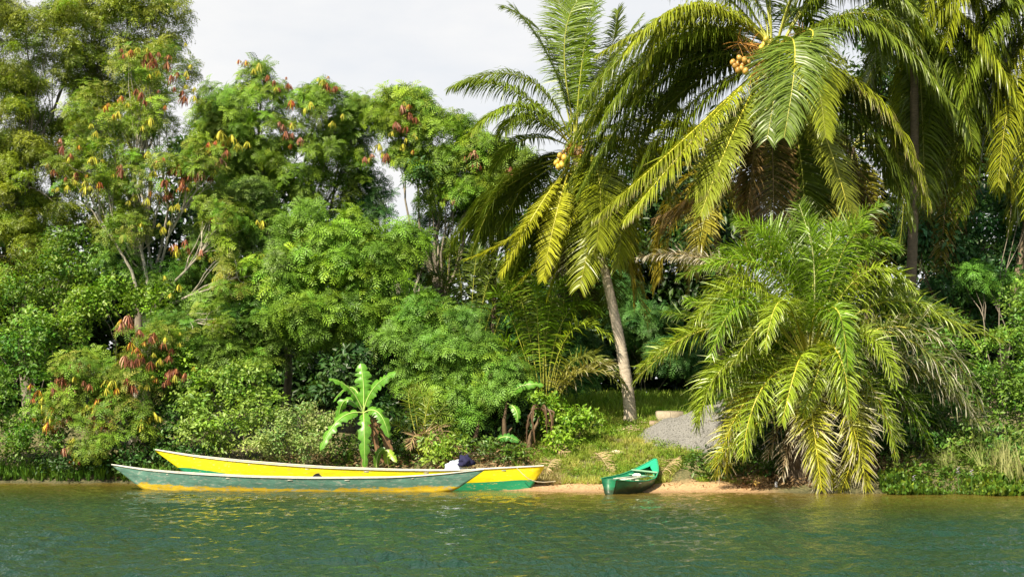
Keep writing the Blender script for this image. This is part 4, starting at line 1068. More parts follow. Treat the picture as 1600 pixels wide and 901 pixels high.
Yb = 47.6
bb = at(572, 735, Yb)
bp_ = thing('banana_plant', 'young banana plant with broad bright leaves rising behind the yellow canoe', 'plant', (bb.x, Yb, gz(bb.x, Yb) - .1), 'banana plants')
top = at(568, 645, Yb)
g = Geo(); g.tube([Vector(bp_.location), (Vector(bp_.location) + top) * .5, top], [.14, .11, .05], cr(.22, .20, .08), 9)
g.build('pseudostem', MAT['rachis'], bp_, smooth=True)
BG = (.13, .33, .03)
for (x1, y1, d1, x2, y2, d2, w, roll) in [
    (568, 600, 0, 563, 567, .2, .58, (0, -1, .2)), (585, 605, -.2, 619, 582, -.5, .50, (-.4, -.8, .5)), (545, 606, -.3, 513, 592, -.6, .42, (.2, -.5, .8)),
    (530, 655, -.5, 500, 704, -.8, .50, (-.5, -.8, .3)), (540, 625, .2, 528, 662, .3, .36, (.3, -.7, .5)), (569, 665, -.7, 570, 732, -.9, .44, (0, -1, .1)), (592, 645, -.4, 608, 684, -.6, .46, (.4, -.8, .3)), (550, 605, .5, 520, 628, .8, .4, (0, -.4, .9))]:
    banana_leaf(bp_, [top, at(x1, y1, Yb + d1), at(x2, y2, Yb + d2)], w, cr(*BG) * random.uniform(.85, 1.15), roll)
for (x1, y1, x2, y2) in [(585, 665, 592, 728), (595, 660, 606, 720), (580, 670, 600, 725), (602, 680, 612, 715)]:
    banana_leaf(bp_, [at(578, 650, Yb + .4), at(x1, y1, Yb + .3), at(x2, y2, Yb + .2)], .22, cr(.23, .13, .07), (0, -1, .1), name='dead_leaf', dry=True)
banana_leaf(bp_, [at(608, 735, Yb), at(606, 708, Yb - .1), at(620, 722, Yb - .4)], .30, cr(.28, .42, .04), (.2, -.9, .3), tears=1)
banana_leaf(bp_, [at(590, 738, Yb), at(590, 712, Yb - .1), at(602, 700, Yb - .2)], .25, cr(.12, .26, .03), (.3, -.9, .3), tears=1)

Yb = 49.0
bb = at(775, 715, Yb)
b2 = thing('banana_plant', 'ragged banana plants with bare brown stems half hidden under the feathery tree', 'plant', (bb.x, Yb, gz(bb.x, Yb) - .1), 'banana plants')
for (x0, x1, y1) in [(744, 748, 655), (788, 792, 625), (778, 800, 668), (824, 843, 650)]:
    a_ = at(x0, 720, Yb); a_.z = gz(a_.x, Yb) - .1
    g = Geo(); g.tube(wob(a_, at(x1, y1, Yb), 6, .06), [.12, .10, .09, .07, .05, .02], cr(.13, .09, .055) * random.uniform(.8, 1.2), 8)
    g.build('pseudostem', MAT['bark'], b2, smooth=True)
for (x0, y0, x1, y1, x2, y2, w, c_, dry) in [
    (792, 625, 815, 603, 850, 602, .34, BG, 0), (792, 630, 806, 640, 808, 660, .3, BG, 0), (775, 690, 790, 682, 812, 690, .32, (.08, .26, .04), 0), (770, 690, 765, 690, 768, 712, .34, (.10, .3, .04), 0),
    (845, 640, 862, 648, 868, 690, .32, (.17, .10, .05), 1), (845, 640, 830, 660, 822, 700, .3, (.15, .09, .05), 1),
    (845, 640, 858, 634, 872, 655, .25, (.2, .12, .06), 1)]:
    if dry: x2 = x0 + (x2 - x0) * .55; x1 = x0 + (x2 - x0) * .8; y1 = y0 + 4
    for q_ in range(2 if dry else 1):
        j_ = (lambda s_: random.uniform(-s_, s_)) if dry else (lambda s_: 0)
        banana_leaf(b2, [at(x0, y0, Yb), at(x1 + j_(9), y1 + j_(8), Yb - .3 + j_(.2)), at(x2 + j_(12), y2 + j_(14), Yb - .4 + j_(.2))], w * (.42 if dry else 1), cr(*c_) * (random.uniform(.35, .9) if dry else 1), (.1 + j_(.6), -.9, .4), name='dead_leaf' if dry else 'leaf', dry=bool(dry), tears=9 if dry else 5)

# ================================================================== BOATS
def hull_mat(name, top, low, edge, worn=.0, chip=(.35, .33, .28), ncol=None, noise_amp=.06, rough=.45, grime=.5):
    """top colour above the painted line, low colour below it; 'band' holds the height over that line"""
    m, t, b = mat_new(name)
    a = t.nodes.new("ShaderNodeAttribute"); a.attribute_name = 'band'
    a2 = t.nodes.new("ShaderNodeAttribute"); a2.attribute_name = 'col'
    tcx = t.nodes.new("ShaderNodeTexCoord"); mpx = t.nodes.new("ShaderNodeMapping"); mpx.inputs['Scale'].default_value = (.55, 1, 2.2)
    n1 = t.nodes.new("ShaderNodeTexNoise"); n1.inputs['Scale'].default_value = 4; n1.inputs['Detail'].default_value = 8; n1.inputs['Roughness'].default_value = .7
    n2 = t.nodes.new("ShaderNodeTexNoise"); n2.inputs['Scale'].default_value = 9; n2.inputs['Detail'].default_value = 8; n2.inputs['Roughness'].default_value = .7
    t.links.new(tcx.outputs['Object'], mpx.inputs['Vector'])
    for n_ in (n1, n2): t.links.new(mpx.outputs[0], n_.inputs['Vector'])
    s_ = t.nodes.new("ShaderNodeMath"); s_.operation = 'MULTIPLY_ADD'; s_.inputs[1].default_value = noise_amp * 4; 
    t.links.new(n1.outputs[0], s_.inputs[0]); t.links.new(a.outputs['Fac'], s_.inputs[2])
    th = t.nodes.new("ShaderNodeMapRange"); th.inputs['From Min'].default_value = noise_amp * 2 - edge; th.inputs['From Max'].default_value = noise_amp * 2 + edge
    t.links.new(s_.outputs[0], th.inputs['Value'])
    mx1 = t.nodes.new("ShaderNodeMix"); mx1.data_type = 'RGBA'
    t.links.new(th.outputs[0], mx1.inputs['Factor']); mx1.inputs[6].default_value = (*low, 1); mx1.inputs[7].default_value = (*top, 1)
    # worn paint
    w = t.nodes.new("ShaderNodeMapRange"); w.inputs['From Min'].default_value = .70 - worn; w.inputs['From Max'].default_value = .76 - worn * .8
    t.links.new(n2.outputs[0], w.inputs['Value'])
    mx2 = t.nodes.new("ShaderNodeMix"); mx2.data_type = 'RGBA'; mx2.inputs[7].default_value = (*chip, 1)
    t.links.new(w.outputs[0], mx2.inputs['Factor']); t.links.new(mx1.outputs[2], mx2.inputs[6])
    v = t.nodes.new("ShaderNodeMapRange"); v.inputs['From Min'].default_value, v.inputs['From Max'].default_value = .3, .7
    v.inputs['To Min'].default_value, v.inputs['To Max'].default_value = 1 - grime * .5, 1.12
    t.links.new(n1.outputs[0], v.inputs['Value'])
    mu = t.nodes.new("ShaderNodeVectorMath"); mu.operation = 'SCALE'
    t.links.new(mx2.outputs[2], mu.inputs[0]); t.links.new(v.outputs[0], mu.inputs['Scale'])
    mm = t.nodes.new("ShaderNodeVectorMath"); mm.operation = 'MULTIPLY'
    t.links.new(mu.outputs[0], mm.inputs[0]); t.links.new(a2.outputs['Color'], mm.inputs[1])
    t.links.new(mm.outputs[0], b.inputs['Base Color'])
    b.inputs['Roughness'].default_value = rough
    bp = t.nodes.new("ShaderNodeBump"); bp.inputs['Strength'].default_value = .25; bp.inputs['Distance'].default_value = .01
    t.links.new(n2.outputs[0], bp.inputs['Height']); t.links.new(bp.outputs[0], b.inputs['Normal'])
    return m

def boat(name, label, A, B, sheer, beam, keel, mat, line, gun_col, thwarts, group='boats at the bank', nst=60, flat=.62, inner=(1, 1, 1), rail=.035, gmat='wood', tilt=0.0, stem=(1, 1), lip=.02):
    """long boat from A (u=0) to B (u=1) in plan. sheer/beam/keel/line: functions of u. Outer and inner skin, rails, thwarts"""
    A, B = Vector(A), Vector(B); ax = (B - A); Ln = ax.length; ax.normalize(); sd_ = Vector((ax.y, -ax.x, 0))   # sd_ points to the camera side
    root = thing(name, label, 'canoe' if name == 'canoe' else 'boat', ((A + B) * .5).to_tuple(), group)
    g_ = Geo(); rails = {1: [], -1: []}
    rows = 10; V, Bn, Cc = [], [], []
    prof = [(0, 0), (.5, 0), (.9, .02), (1.0, .06)]     # bottom, chine
    for i in range(nst + 1):
        u = i / nst
        zs, zk, w = sheer(u), keel(u), beam(u) / 2
        c = A.lerp(B, u); tl = math.tan(tilt)
        ring = []
        for sg in (1, -1):
            for j in range(rows + 1):
                v = j / rows                       # 0 keel centre .. 1 gunwale
                if v < .3: off = w * flat * v / .3; z = zk + (zs - zk) * .03 * (v / .3) ** 2
                else:
                    q = (v - .3) / .7; off = w * (flat + (1 - flat) * (q ** .8)); z = zk + (zs - zk) * (.03 + .97 * q)
                if .3 < v and q > .52: off += .014 * min(1, w * 4)
                p = c + sd_ * off * sg; p.z = z + off * sg * -tl
                ring.append(p)
        V += [tuple(p) for p in ring]
        Bn += [p.z - line(u) for p in ring]
        rails[1].append(ring[rows].copy()); rails[-1].append(ring[2 * rows + 1].copy())
    m_ = 2 * (rows + 1); F = []
    for i in range(nst):
        for s0 in (0, rows + 1):
            for j in range(rows):
                a, b_ = i * m_ + s0 + j, i * m_ + s0 + j + 1
                F.append((a, b_, b_ + m_, a + m_) if s0 == 0 else (a, a + m_, b_ + m_, b_))
    for i0 in (0, nst):                            # end boards
        for j in range(rows): F.append((i0 * m_ + j, i0 * m_ + j + 1, i0 * m_ + rows + 1 + j + 1, i0 * m_ + rows + 1 + j))
    g_.add(V, F, cr(1, 1, 1), Bn); g_.build('hull', mat, root, smooth=False)
    # inner skin
    gi = Geo(); Vi, Fi = [], []
    for i in range(nst + 1):
        u = i / nst; zs, zk, w = sheer(u), keel(u) + .03, max(beam(u) / 2 - .03, .004); c = A.lerp(B, u); tl = math.tan(tilt)
        for (o_, z) in ((w, zs - .002), (w * (flat + .02), zk + .05), (0, zk + .03), (-w * (flat + .02), zk + .05), (-w, zs - .002)):
            p = c + sd_ * o_; p.z = min(z, zs) - o_ * tl; Vi.append(tuple(p))
    for i in range(nst):
        for j in range(4): Fi.append((i * 5 + j, (i + 1) * 5 + j, (i + 1) * 5 + j + 1, i * 5 + j + 1))
    gi.add(Vi, Fi, cr(*inner)); gi.build('inner_planking', MAT['wood'], root)
    for sg in (1, -1):
        gr = Geo(); pts = [p + Vector((0, 0, .008)) for p in rails[sg]]
        gr.tube(pts, [rail] * len(pts), cr(*gun_col), 6, squash=.6); gr.build('gunwale', MAT[gmat], root, smooth=False)
    for (u, wd, col_) in thwarts:
        i = int(u * nst); a, b_ = rails[1][i], rails[-1][i]; c = (a + b_) * .5 + Vector((0, 0, -.06)); L_ = (a - b_).length - .02
        g2 = Geo(); ang = math.atan2(ax.y, ax.x)
        Rm = np.array([[math.cos(ang), -math.sin(ang), 0], [math.sin(ang), math.cos(ang), 0], [0, 0, 1]])
        Rt = np.array([[1, 0, 0], [0, math.cos(-tilt), math.sin(-tilt)], [0, -math.sin(-tilt), math.cos(-tilt)]])
        g2.box(tuple(c), (wd, L_, .03), cr(*col_), Rm @ Rt); g2.build('thwart', MAT['wood'], root)
    root['_'] = 0; del root['_']
    return root, rails, ax, sd_

def IN(xs, ys): return lambda u: float(np.interp(u, xs, ys))
def SM(xs, ys):
    xs_, ys_ = np.array(xs, float), np.array(ys, float)
    gx_ = np.linspace(0, 1, 201); gy_ = np.interp(gx_, xs_, ys_); k_ = np.ones(17) / 17
    gp_ = np.convolve(np.pad(gy_, 8, mode='reflect', reflect_type='odd'), k_, 'valid')
    return lambda u: float(np.interp(u, gx_, gp_))

# front canoe: worn teal over ochre.  px 175..748
Ya, Yb_ = 45.0, 43.5
A_ = at(175, 725, Ya); B_ = at(756, 733, Yb_); A_.z = B_.z = 0
def zpx(py, Y): return CAM_H - (py - HOR) * Y / FPX
def uz(px): return (px - 175) / 581.
f_top = SM([uz(p) for p in (175, 230, 300, 400, 500, 620, 690, 756)], [zpx(y, Ya + (Yb_ - Ya) * uz(p)) for p, y in ((175, 725), (230, 733), (300, 738.5), (400, 743.5), (500, 745.5), (620, 744.5), (690, 740), (756, 732.5))])
f_keel = SM([0, uz(226), uz(270), uz(690), 1], [zpx(727, Ya), -.04, -.12, -.12, zpx(736, Yb_)])
def f_keel(u):
    ks = [0, uz(228), uz(260), uz(668), uz(712), 1]; vs = [zpx(726, Ya), -.02, -.14, -.14, 0.02, zpx(734, Yb_)]
    return float(np.interp(u, ks, vs))
f_beam = SM([0, .08, .25, .5, .75, .92, 1], [.05, .35, .82, .98, .86, .36, .05])
f_line = SM([0, uz(215), uz(260), uz(330), uz(450), uz(520), uz(600), uz(690), uz(730), 1], [.22, .20, .20, .11, .08, .05, .13, .16, .20, .2])
HM1 = hull_mat('worn_teal_and_ochre_paint', (.11, .25, .20), (.66, .46, .02), .012, .16, (.34, .38, .32), noise_amp=.11, rough=.6, grime=1.0)
cA, rA, axA, sdA = boat('canoe', 'long worn teal canoe with flaking ochre paint at the waterline, nearest the water', A_, B_, f_top, f_beam, f_keel, HM1, f_line, (.62, .60, .54),
    [(.18, .16, (.4, .38, .33)), (.34, .16, (.4, .38, .33)), (.5, .16, (.4, .38, .33)), (.66, .16, (.4, .38, .33)), (.82, .14, (.4, .38, .33))], inner=(.30, .36, .33), rail=.030)
# rear canoe: yellow over green.  px 243..848
Ya, Yb_ = 46.4, 44.3
A_ = at(243, 702, Ya); B_ = at(849, 727, Yb_); A_.z = B_.z = 0
def uz2(px): return (px - 243) / 606.
f_top2 = SM([uz2(p) for p in (243, 300, 370, 450, 520, 620, 700, 745, 800, 849)], [zpx(y, Ya + (Yb_ - Ya) * uz2(p)) for p, y in ((243, 702), (300, 711), (370, 718.5), (450, 725), (520, 729.5), (620, 733), (700, 734), (745, 732.5), (800, 729.5), (849, 727))])
def f_keel2(u):
    return float(np.interp(u, [0, uz2(297), uz2(330), uz2(824), uz2(827), uz2(838), 1], [zpx(704, Ya), zpx(740, Ya), -.08, -.10, -.08, .32, zpx(731, Yb_)]))
f_beam2 = SM([0, .08, .25, .5, .75, .92, .975, 1], [.05, .38, .88, 1.05, .95, .60, .42, .30])
f_line2 = SM([0, uz2(285), uz2(330), uz2(390), uz2(450), uz2(600), uz2(712), uz2(770), uz2(827), 1], [.55, zpx(727, 46.3), zpx(733, 46), zpx(741, 46), .2, .14, zpx(753, 44.7), zpx(751, 44.6), zpx(746.5, 44.4), .30])
HM2 = hull_mat('yellow_and_green_paint', (.84, .70, .006), (.012, .26, .12), .004, .125, (.50, .42, .14), noise_amp=.004, rough=.5, grime=.6)
cB, rB, axB, sdB = boat('canoe', 'long bright yellow canoe with a green lower band, behind the worn teal one', A_, B_, f_top2, f_beam2, f_keel2, HM2, f_line2, (.62, .58, .50),
    [(.12, .16, (.5, .45, .38)), (.27, .16, (.5, .45, .38)), (.42, .16, (.5, .45, .38)), (.58, .16, (.5, .45, .38)), (.72, .16, (.5, .45, .38)), (.9, .3, (.30, .40, .34))], inner=(.75, .60, .05), rail=.036)
# round rim on the yellow side, shade inside painted as a black disc, just above the front canoe's rail
q = at(497, 745, 45.0); k_ = 497; uu_ = uz2(497)
i_ = int(uu_ * 60); pr = rB[1][i_]; q = Vector((at(497, 745, pr.y).x, pr.y + .0, zpx(746, pr.y)))
g = Geo(); n_ = 16; rr_ = .17
Vh = [(rr_ * math.cos(2 * math.pi * j / n_), 0, rr_ * .9 * math.sin(2 * math.pi * j / n_)) for j in range(n_)]
yo = -.035
pts = []
for (s_, yy) in ((1.0, yo), (1.12, yo), (1.12, .03), (1.0, .03)):
    pts += [(q.x + v[0] * s_, q.y + yy, q.z + v[2] * s_) for v in Vh]
g.add(pts, [(a * n_ + j, a * n_ + (j + 1) % n_, ((a + 1) % 4) * n_ + (j + 1) % n_, ((a + 1) % 4) * n_ + j) for a in range(4) for j in range(n_)], cr(.10, .09, .05))
g.add([(q.x + v[0], q.y + yo + .004, q.z + v[2]) for v in Vh] + [(q.x, q.y + yo + .004, q.z)], [(j, (j + 1) % n_, n_) for j in range(n_)], cr(.012, .012, .012))
g.build('opening_rim_and_shade', MAT['wood'], cB)
# mooring rope from the yellow canoe's stern
a_ = at(806, 729, 43.85); b_ = at(838, 752, 44.0)
g = Geo(); g.tube([a_, a_.lerp(b_, .3) + Vector((.0, -.03, -.06)), a_.lerp(b_, .6) + Vector((0, -.03, -.09)), b_, b_ + Vector((.25, .1, -.02)), b_ + Vector((.6, .3, .0))], [.012] * 6, cr(.62, .55, .40), 5)
tag(g.build('rope', MAT['cloth']), 'thin pale mooring rope hanging from the yellow canoe over its right end', 'rope')

# white sack under a navy jacket, in the yellow canoe
def lump(c, size, seed, amp=.12, nu=22, nv=14, flatb=True):
    V, F = [], []
    for i in range(nv + 1):
        th = math.pi * i / nv
        for k in range(nu):
            ph = 2 * math.pi * k / nu
            d = Vector((math.sin(th) * math.cos(ph), math.sin(th) * math.sin(ph), math.cos(th)))
            r_ = 1 + amp * mnoise.noise(d * 1.7 + Vector((seed, 0, 0))) * 2 + amp * .5 * mnoise.noise(d * 5 + Vector((0, seed, 0)))
            p = Vector((d.x * size[0], d.y * size[1], d.z * size[2])) * r_
            if flatb and p.z < -size[2] * .6: p.z = -size[2] * .6
            V.append(tuple(p + Vector(c)))
    for i in range(nv):
        for k in range(nu): F.append((i * nu + k, (i + 1) * nu + k, (i + 1) * nu + (k + 1) % nu, i * nu + (k + 1) % nu))
    return V, F
c_ = at(712, 729, 44.75)
g = Geo(); V, F = lump((c_.x, 44.75, c_.z - .02), (.40, .28, .22), 3, .2); g.add(V, F, cr(.62, .70, .84))
V = [v for v in V]
tag(g.build('sack', MAT['cloth'], smooth=True), 'white sack sagging on the right part of the yellow canoe', 'sack')
c_ = at(727, 721, 44.7)
g = Geo(); V, F = lump((c_.x, 44.6, c_.z - .02), (.24, .28, .21), 8, .34); g.add(V, F, cr(.022, .022, .06))
jr = g.build('jacket', MAT['cloth'], smooth=True); tag(jr, 'crumpled navy blue jacket thrown over the white sack', 'jacket')

# small green rowing boat drawn up on the sand, stern to the camera
stern = at(951, 760, 41.6); bow = at(1024, 716, 45.9); stern.z = bow.z = 0
def g_top(u): return float(np.interp(u, [0, .15, .4, .62, .8, .92, 1], [.49, .42, .40, .47, .66, .86, 1.04]))
g_top = SM([0, .15, .4, .62, .8, .92, 1], [.45, .40, .39, .44, .60, .78, .94])
g_keel = SM([0, .1, .3, .55, .8, 1], [.0, -.1, -.12, -.06, .12, .62])
g_beam = SM([0, .12, .35, .6, .8, .93, 1], [.42, .82, 1.16, 1.10, .74, .34, .06])
HM3 = hull_mat('worn_green_paint', (.012, .17, .075), (.025, .055, .025), .06, .10, (.10, .12, .06), noise_amp=.07, rough=.42, grime=.9)
cG, rG, axG, sdG = boat('rowing_boat', 'small green wooden boat pulled bow first onto the sandy landing', stern, bow, g_top, g_beam, g_keel, HM3, lambda u: .20, (.03, .28, .14),
    [(.30, .34, (.42, .46, .36)), (.50, .22, (.50, .52, .42)), (.70, .16, (.16, .42, .26))], inner=(.02, .33, .17), rail=.028, nst=40, tilt=R(5), flat=.6)
# bow deck with a triangular opening behind it, made of two plank wedges
i1, i2 = 30, 40
for sg in (1, -1):
    V = []; 
    for i in range(i1, i2 + 1):
        a = rG[sg][i]; c = (rG[1][i] + rG[-1][i]) * .5
        k_ = np.interp(i, [i1, i1 + 1, i1 + 5, i2], [.62, .62, 0.02, .0])
        V += [tuple(a + Vector((0, 0, .006))), tuple(c.lerp(a, float(k_)) + Vector((0, 0, .012)))]
    g = Geo(); n_ = i2 - i1
    g.add(V, [(2 * i, 2 * i + 1, 2 * i + 3, 2 * i + 2) for i in range(n_)], cr(.02, .40, .21)); g.build('bow_deck', MAT['wood'], cG)
i = i1; a, b_ = rG[1][i], rG[-1][i]
for k_ in (0,):
    g = Geo(); g.tube([a + Vector((0, 0, .02)), b_ + Vector((0, 0, .02))], [.035, .035], cr(.22, .40, .26), 4); g.build('deck_beam', MAT['wood'], cG)
# loose boards and a paddle lying in the green boat
def board(label, u0, u1, s0, s1, z, w, col, nm='board'):
    p = stern.lerp(bow, u0) + sdG * s0; q = stern.lerp(bow, u1) + sdG * s1; p.z, q.z = z
    d = (q - p); L_ = d.length; Rm = np.array(d.to_track_quat('X', 'Z').to_matrix())
    g = Geo(); g.box(tuple((p + q) * .5), (L_, w, .025), cr(*col), Rm)
    return tag(g.build(nm, MAT['wood']), label, 'board', 'boards lying in the green boat')
board('long pale board lying along the seats of the green boat', .12, .60, .20, .30, (.41, .45), .16, (.55, .56, .46))
board('shorter grey board beside the pale one in the green boat', .20, .55, -.12, .05, (.43, .46), .12, (.42, .44, .38))
g = Geo(); V, F = lump(tuple(stern.lerp(bow, .50) + Vector((.12, 0, .49))), (.13, .10, .06), 5, .2, 12, 8); g.add(V, F, cr(.75, .78, .72))
tag(g.build('rag', MAT['cloth'], smooth=True), 'small white rag on the middle seat of the green boat', 'rag')

# ================================================================== THINGS ON THE BANK
# gravel heap
cx, cy = at(1122, 690, 49.2).x, 49.9
def heap_z(x, y):
    dx, dy = (x - cx - .35) / (3.1 if x < cx + .35 else 2.0), (y - cy) / 1.9
    r = math.hypot(dx, dy * (1 if dy > 0 else .95))
    return max(0, 1 - r) ** .97
V, F = [], []; n_ = 56
for i in range(n_ + 1):
    for j in range(n_ + 1):
        x = cx - 2.9 + 5.3 * i / n_; y = cy - 2.0 + 4.0 * j / n_; h_ = heap_z(x, y)
        z = gz(x, y) + h_ * 1.35 - (.08 if h_ <= 0 else 0) + (.05 * mnoise.noise(Vector((x * 2, y * 2, 0))) + .03 * mnoise.noise(Vector((x * 9, y * 9, 0)))) * (h_ > 0)
        V.append((x, y, z))
for i in range(n_):
    for j in range(n_): F.append((i * (n_ + 1) + j, (i + 1) * (n_ + 1) + j, (i + 1) * (n_ + 1) + j + 1, i * (n_ + 1) + j + 1))
g = Geo(); g.add(V, F, cr(.21, .205, .20))
heap_nodes = np.array([v for v in V])
st_t = (np.array([[1, 0, 0], [-1, 0, 0], [0, 1, 0], [0, -1, 0], [0, 0, .8], [0, 0, -.8]]), np.array([[0, 2, 4], [2, 1, 4], [1, 3, 4], [3, 0, 4], [2, 0, 5], [1, 2, 5], [3, 1, 5], [0, 3, 5]]), np.ones((6, 3)))
N = 4200
xs = RNG.uniform(cx - 2.8, cx + 2.2, N); ys = RNG.uniform(cy - 1.9, cy + .9, N)
hv = np.array([heap_z(a, b_) for a, b_ in zip(xs, ys)]); k_ = hv > .0
P = np.array([(a, b_, gz(a, b_) + h_ * 1.35 + .05 * mnoise.noise(Vector((a * 2, b_ * 2, 0))) + .03 * mnoise.noise(Vector((a * 9, b_ * 9, 0)))) for a, b_, h_ in zip(xs[k_], ys[k_], hv[k_])])
g.scatter(st_t, P, frames(RNG.normal(size=(len(P), 3))), RNG.uniform(.012, .035, len(P)), cr(.23, .225, .215)[None] * RNG.uniform(.75, 1.25, (len(P), 1)))
o = g.build('gravel_heap', MAT['gravel'], kind='stuff'); o['label'] = 'heap of grey gravel beside the path'

# concrete blocks behind the heap
def block(label, px, py, Y, size, rz, col=(.33, .28, .21)):
    c = at(px, py, Y); g = Geo(); w, d, h = size
    Rm = np.array([[math.cos(rz), -math.sin(rz), 0], [math.sin(rz), math.cos(rz), 0], [0, 0, 1]])
    z = gz(c.x, Y) + h / 2 - .04
    # solid block with chamfered upper edges and a mortar groove
    for (k, hh, zz) in ((1, h - .03, -.015), (.96, .03, h / 2 - .015)):
        g.box((c.x, Y, z + zz), (w * k, d * k, hh), cr(*col), Rm)
    g.box((c.x, Y - .002, z), (w * .012, d * 1.01, h * .9), cr(.12, .1, .08), Rm)
    return tag(g.build('concrete_block', MAT['stone']), label, 'block', 'concrete blocks by the heap')
block('larger pale concrete block behind the top of the gravel heap', 1046, 658, 51.6, (.95, .4, .55), .1)
block('small concrete block left of the larger one at the heap', 1022, 668, 51.2, (.34, .36, .22), -.1, (.30, .23, .17))

# dry sticks round the foot of the leaning palm
for i, (x0, y0, x1, y1, Y_) in enumerate([(958, 657, 1005, 664, 51.2), (960, 664, 1000, 658, 51.0), (972, 670, 1010, 667, 50.8), (965, 660, 985, 672, 50.9), (990, 662, 1012, 658, 51.4), (978, 673, 1002, 671, 50.6)]):
    a_ = at(x0, y0, Y_); b_ = at(x1, y1, Y_); a_.z = gz(a_.x, Y_) + .04; b_.z = gz(b_.x, Y_ + .1) + .06
    g = Geo(); g.tube(wob(a_, b_, 6, .04), [.03, .034, .028, .03, .022, .014], cr(.40, .30, .21) * random.uniform(.7, 1.2), 5)
    o = g.build('stick', MAT['bark']); tag(o, ['longest dry stick crossing in front of the leaning palm foot', 'dry stick slanting up left of the leaning palm foot', 'lowest of the right hand dry sticks below the leaning palm', 'steep dry stick left of the leaning palm foot', 'uppermost dry stick right of the leaning palm foot', 'front dry stick of the pile, nearest the gravel heap'][i], 'stick', 'sticks at the palm foot')
a_ = at(955, 697, 48.2); b_ = at(980, 706, 48.0); a_.z = gz(a_.x, 48.2) + .09; b_.z = gz(b_.x, 47.9) + .07
g = Geo(); g.tube(wob(a_, b_, 6, .03), [.04, .075, .08, .07, .06, .03], cr(.55, .47, .33), 8); tag(g.build('log', MAT['bark'], smooth=True), 'short pale log lying on the grassy slope above the green boat', 'log')
a_ = at(993, 712, 47.0); b_ = at(1010, 725, 46.3); a_.z = gz(a_.x, 47.) + .05; b_.z = gz(b_.x, 46.3) + .05
g = Geo(); g.tube(wob(a_, b_, 6, .05), [.03, .04, .045, .04, .03, .02], cr(.5, .36, .25), 6); tag(g.build('branch', MAT['bark'], smooth=True), 'fallen bare branch just above the bow of the green boat', 'branch')
# dead palm leaves lying on the slope
for (lab, x0, y0, Y_, x1, y1, Y2_) in [('dry straw coloured palm leaf lying on the grass left of the green boat', 930, 705, 47.6, 955, 745, 45.6), ('dry palm leaf on the slope between green boat and heap', 1060, 720, 46.8, 1030, 742, 45.2),
                                   ('brown dead palm leaf lying on the bank at the yellow canoe end', 868, 715, 47, 850, 738, 45.8), ('dry palm leaf caught in the weeds above the log', 850, 680, 48.6, 885, 690, 47.6)]:
    a_ = at(x0, y0, Y_); b_ = at(x1, y1, Y2_); a_.z = gz(a_.x, Y_) + .22; b_.z = gz(b_.x, Y2_) + .06
    root = thing('fallen_frond', lab, 'palm leaf', a_.to_tuple(), 'dead palm leaves on the bank')
    frond(root, a_, (a_ + b_) * .5 + Vector((0, 0, .12)), b_, pairs=34, ll=.42, lw=.022, grav=.35, col=(.46, .34, .19), rcol=(.5, .4, .25), petiole=.05, rr=.02, mat='dry', name='leaf_stalk', fluff=.3)

# coconut on the sand and a white scrap
c = at(1183, 752, 43.9); V, F = ico((c.x, 43.9, gz(c.x, 43.9) + .10), .115, 1.15, 12, (.4, -.5, 1)); g = Geo(); g.add(V, F, cr(.62, .42, .12))
tag(g.build('fallen_coconut', MAT['nut'], smooth=True), 'yellow coconut lying on the sand edge left of the squat palm', 'coconut')
c = at(1213, 757, 43.7); g = Geo(); V, F = lump((c.x, 43.7, gz(c.x, 43.7) + .06), (.05, .05, .12), 2, .2, 10, 8); g.add(V, F, cr(.75, .76, .80))
tag(g.build('plastic_scrap', MAT['cloth'], smooth=True), 'small white scrap of plastic in the shade beside the squat palm trunk', 'litter')

# ================================================================== GROUND COVER
def cover(name, label, tms, x0, x1, y0, y1, n, col, mat, cond=None, sc=(.7, 1.3), yell=None, lift=0):
    xs = RNG.uniform(x0, x1, n); ys = RNG.uniform(y0, y1, n)
    d = ys - shore(xs)
    k = d > .1
    if cond is not None: k &= cond(xs, ys, d)
    xs, ys = xs[k], ys[k]; P = np.stack([xs, ys, ground_z(xs, ys) + lift], 1); N_ = len(P)
    D = np.array([0, 0, 1.0])[None] + RNG.normal(size=(N_, 3)) * .18
    patch_ = .5 + .5 * np.sin(xs * 1.7 + 2 * np.sin(ys * .9)) * np.sin(ys * 1.9 + xs * .6)
    c_ = np.array(col)[None] * RNG.uniform(.7, 1.3, (N_, 1))
    if yell is not None:
        f_ = (patch_ * RNG.uniform(.2, 1.2, N_)).clip(0, 1)[:, None]; c_ = c_ * (1 - f_) + np.array(yell)[None] * f_
    S_ = RNG.uniform(*sc, N_); w_ = RNG.integers(0, len(tms), N_); g_ = Geo()
    for j in range(len(tms)):
        q_ = w_ == j; g_.scatter(tms[j], P[q_], frames(D[q_]), S_[q_], c_[q_])
    o_ = g_.build(name, MAT[mat], kind='stuff'); o_['label'] = label
    return o_
TUF = [tmpl_tuft(rg, 7, .20, .022, .7, 1) for _ in range(4)]; TALL = [tmpl_tuft(rg, 7, .95, .026, .45, 2) for _ in range(4)]
def inheap(x, y): 
    return (((x - cx - .35) / 3.0) ** 2 + ((y - cy) / 1.85) ** 2) < .80 + .1 * np.sin(x * 9) * np.sin(y * 8)
def path(x, y):
    pcx = np.interp(y, [43, 45, 47, 49, 51], [at(1060, 0, 44).x, at(1055, 0, 45).x, at(1080, 0, 47).x, at(1130, 0, 49).x, at(1150, 0, 51).x])
    return np.abs(x - pcx) < .38
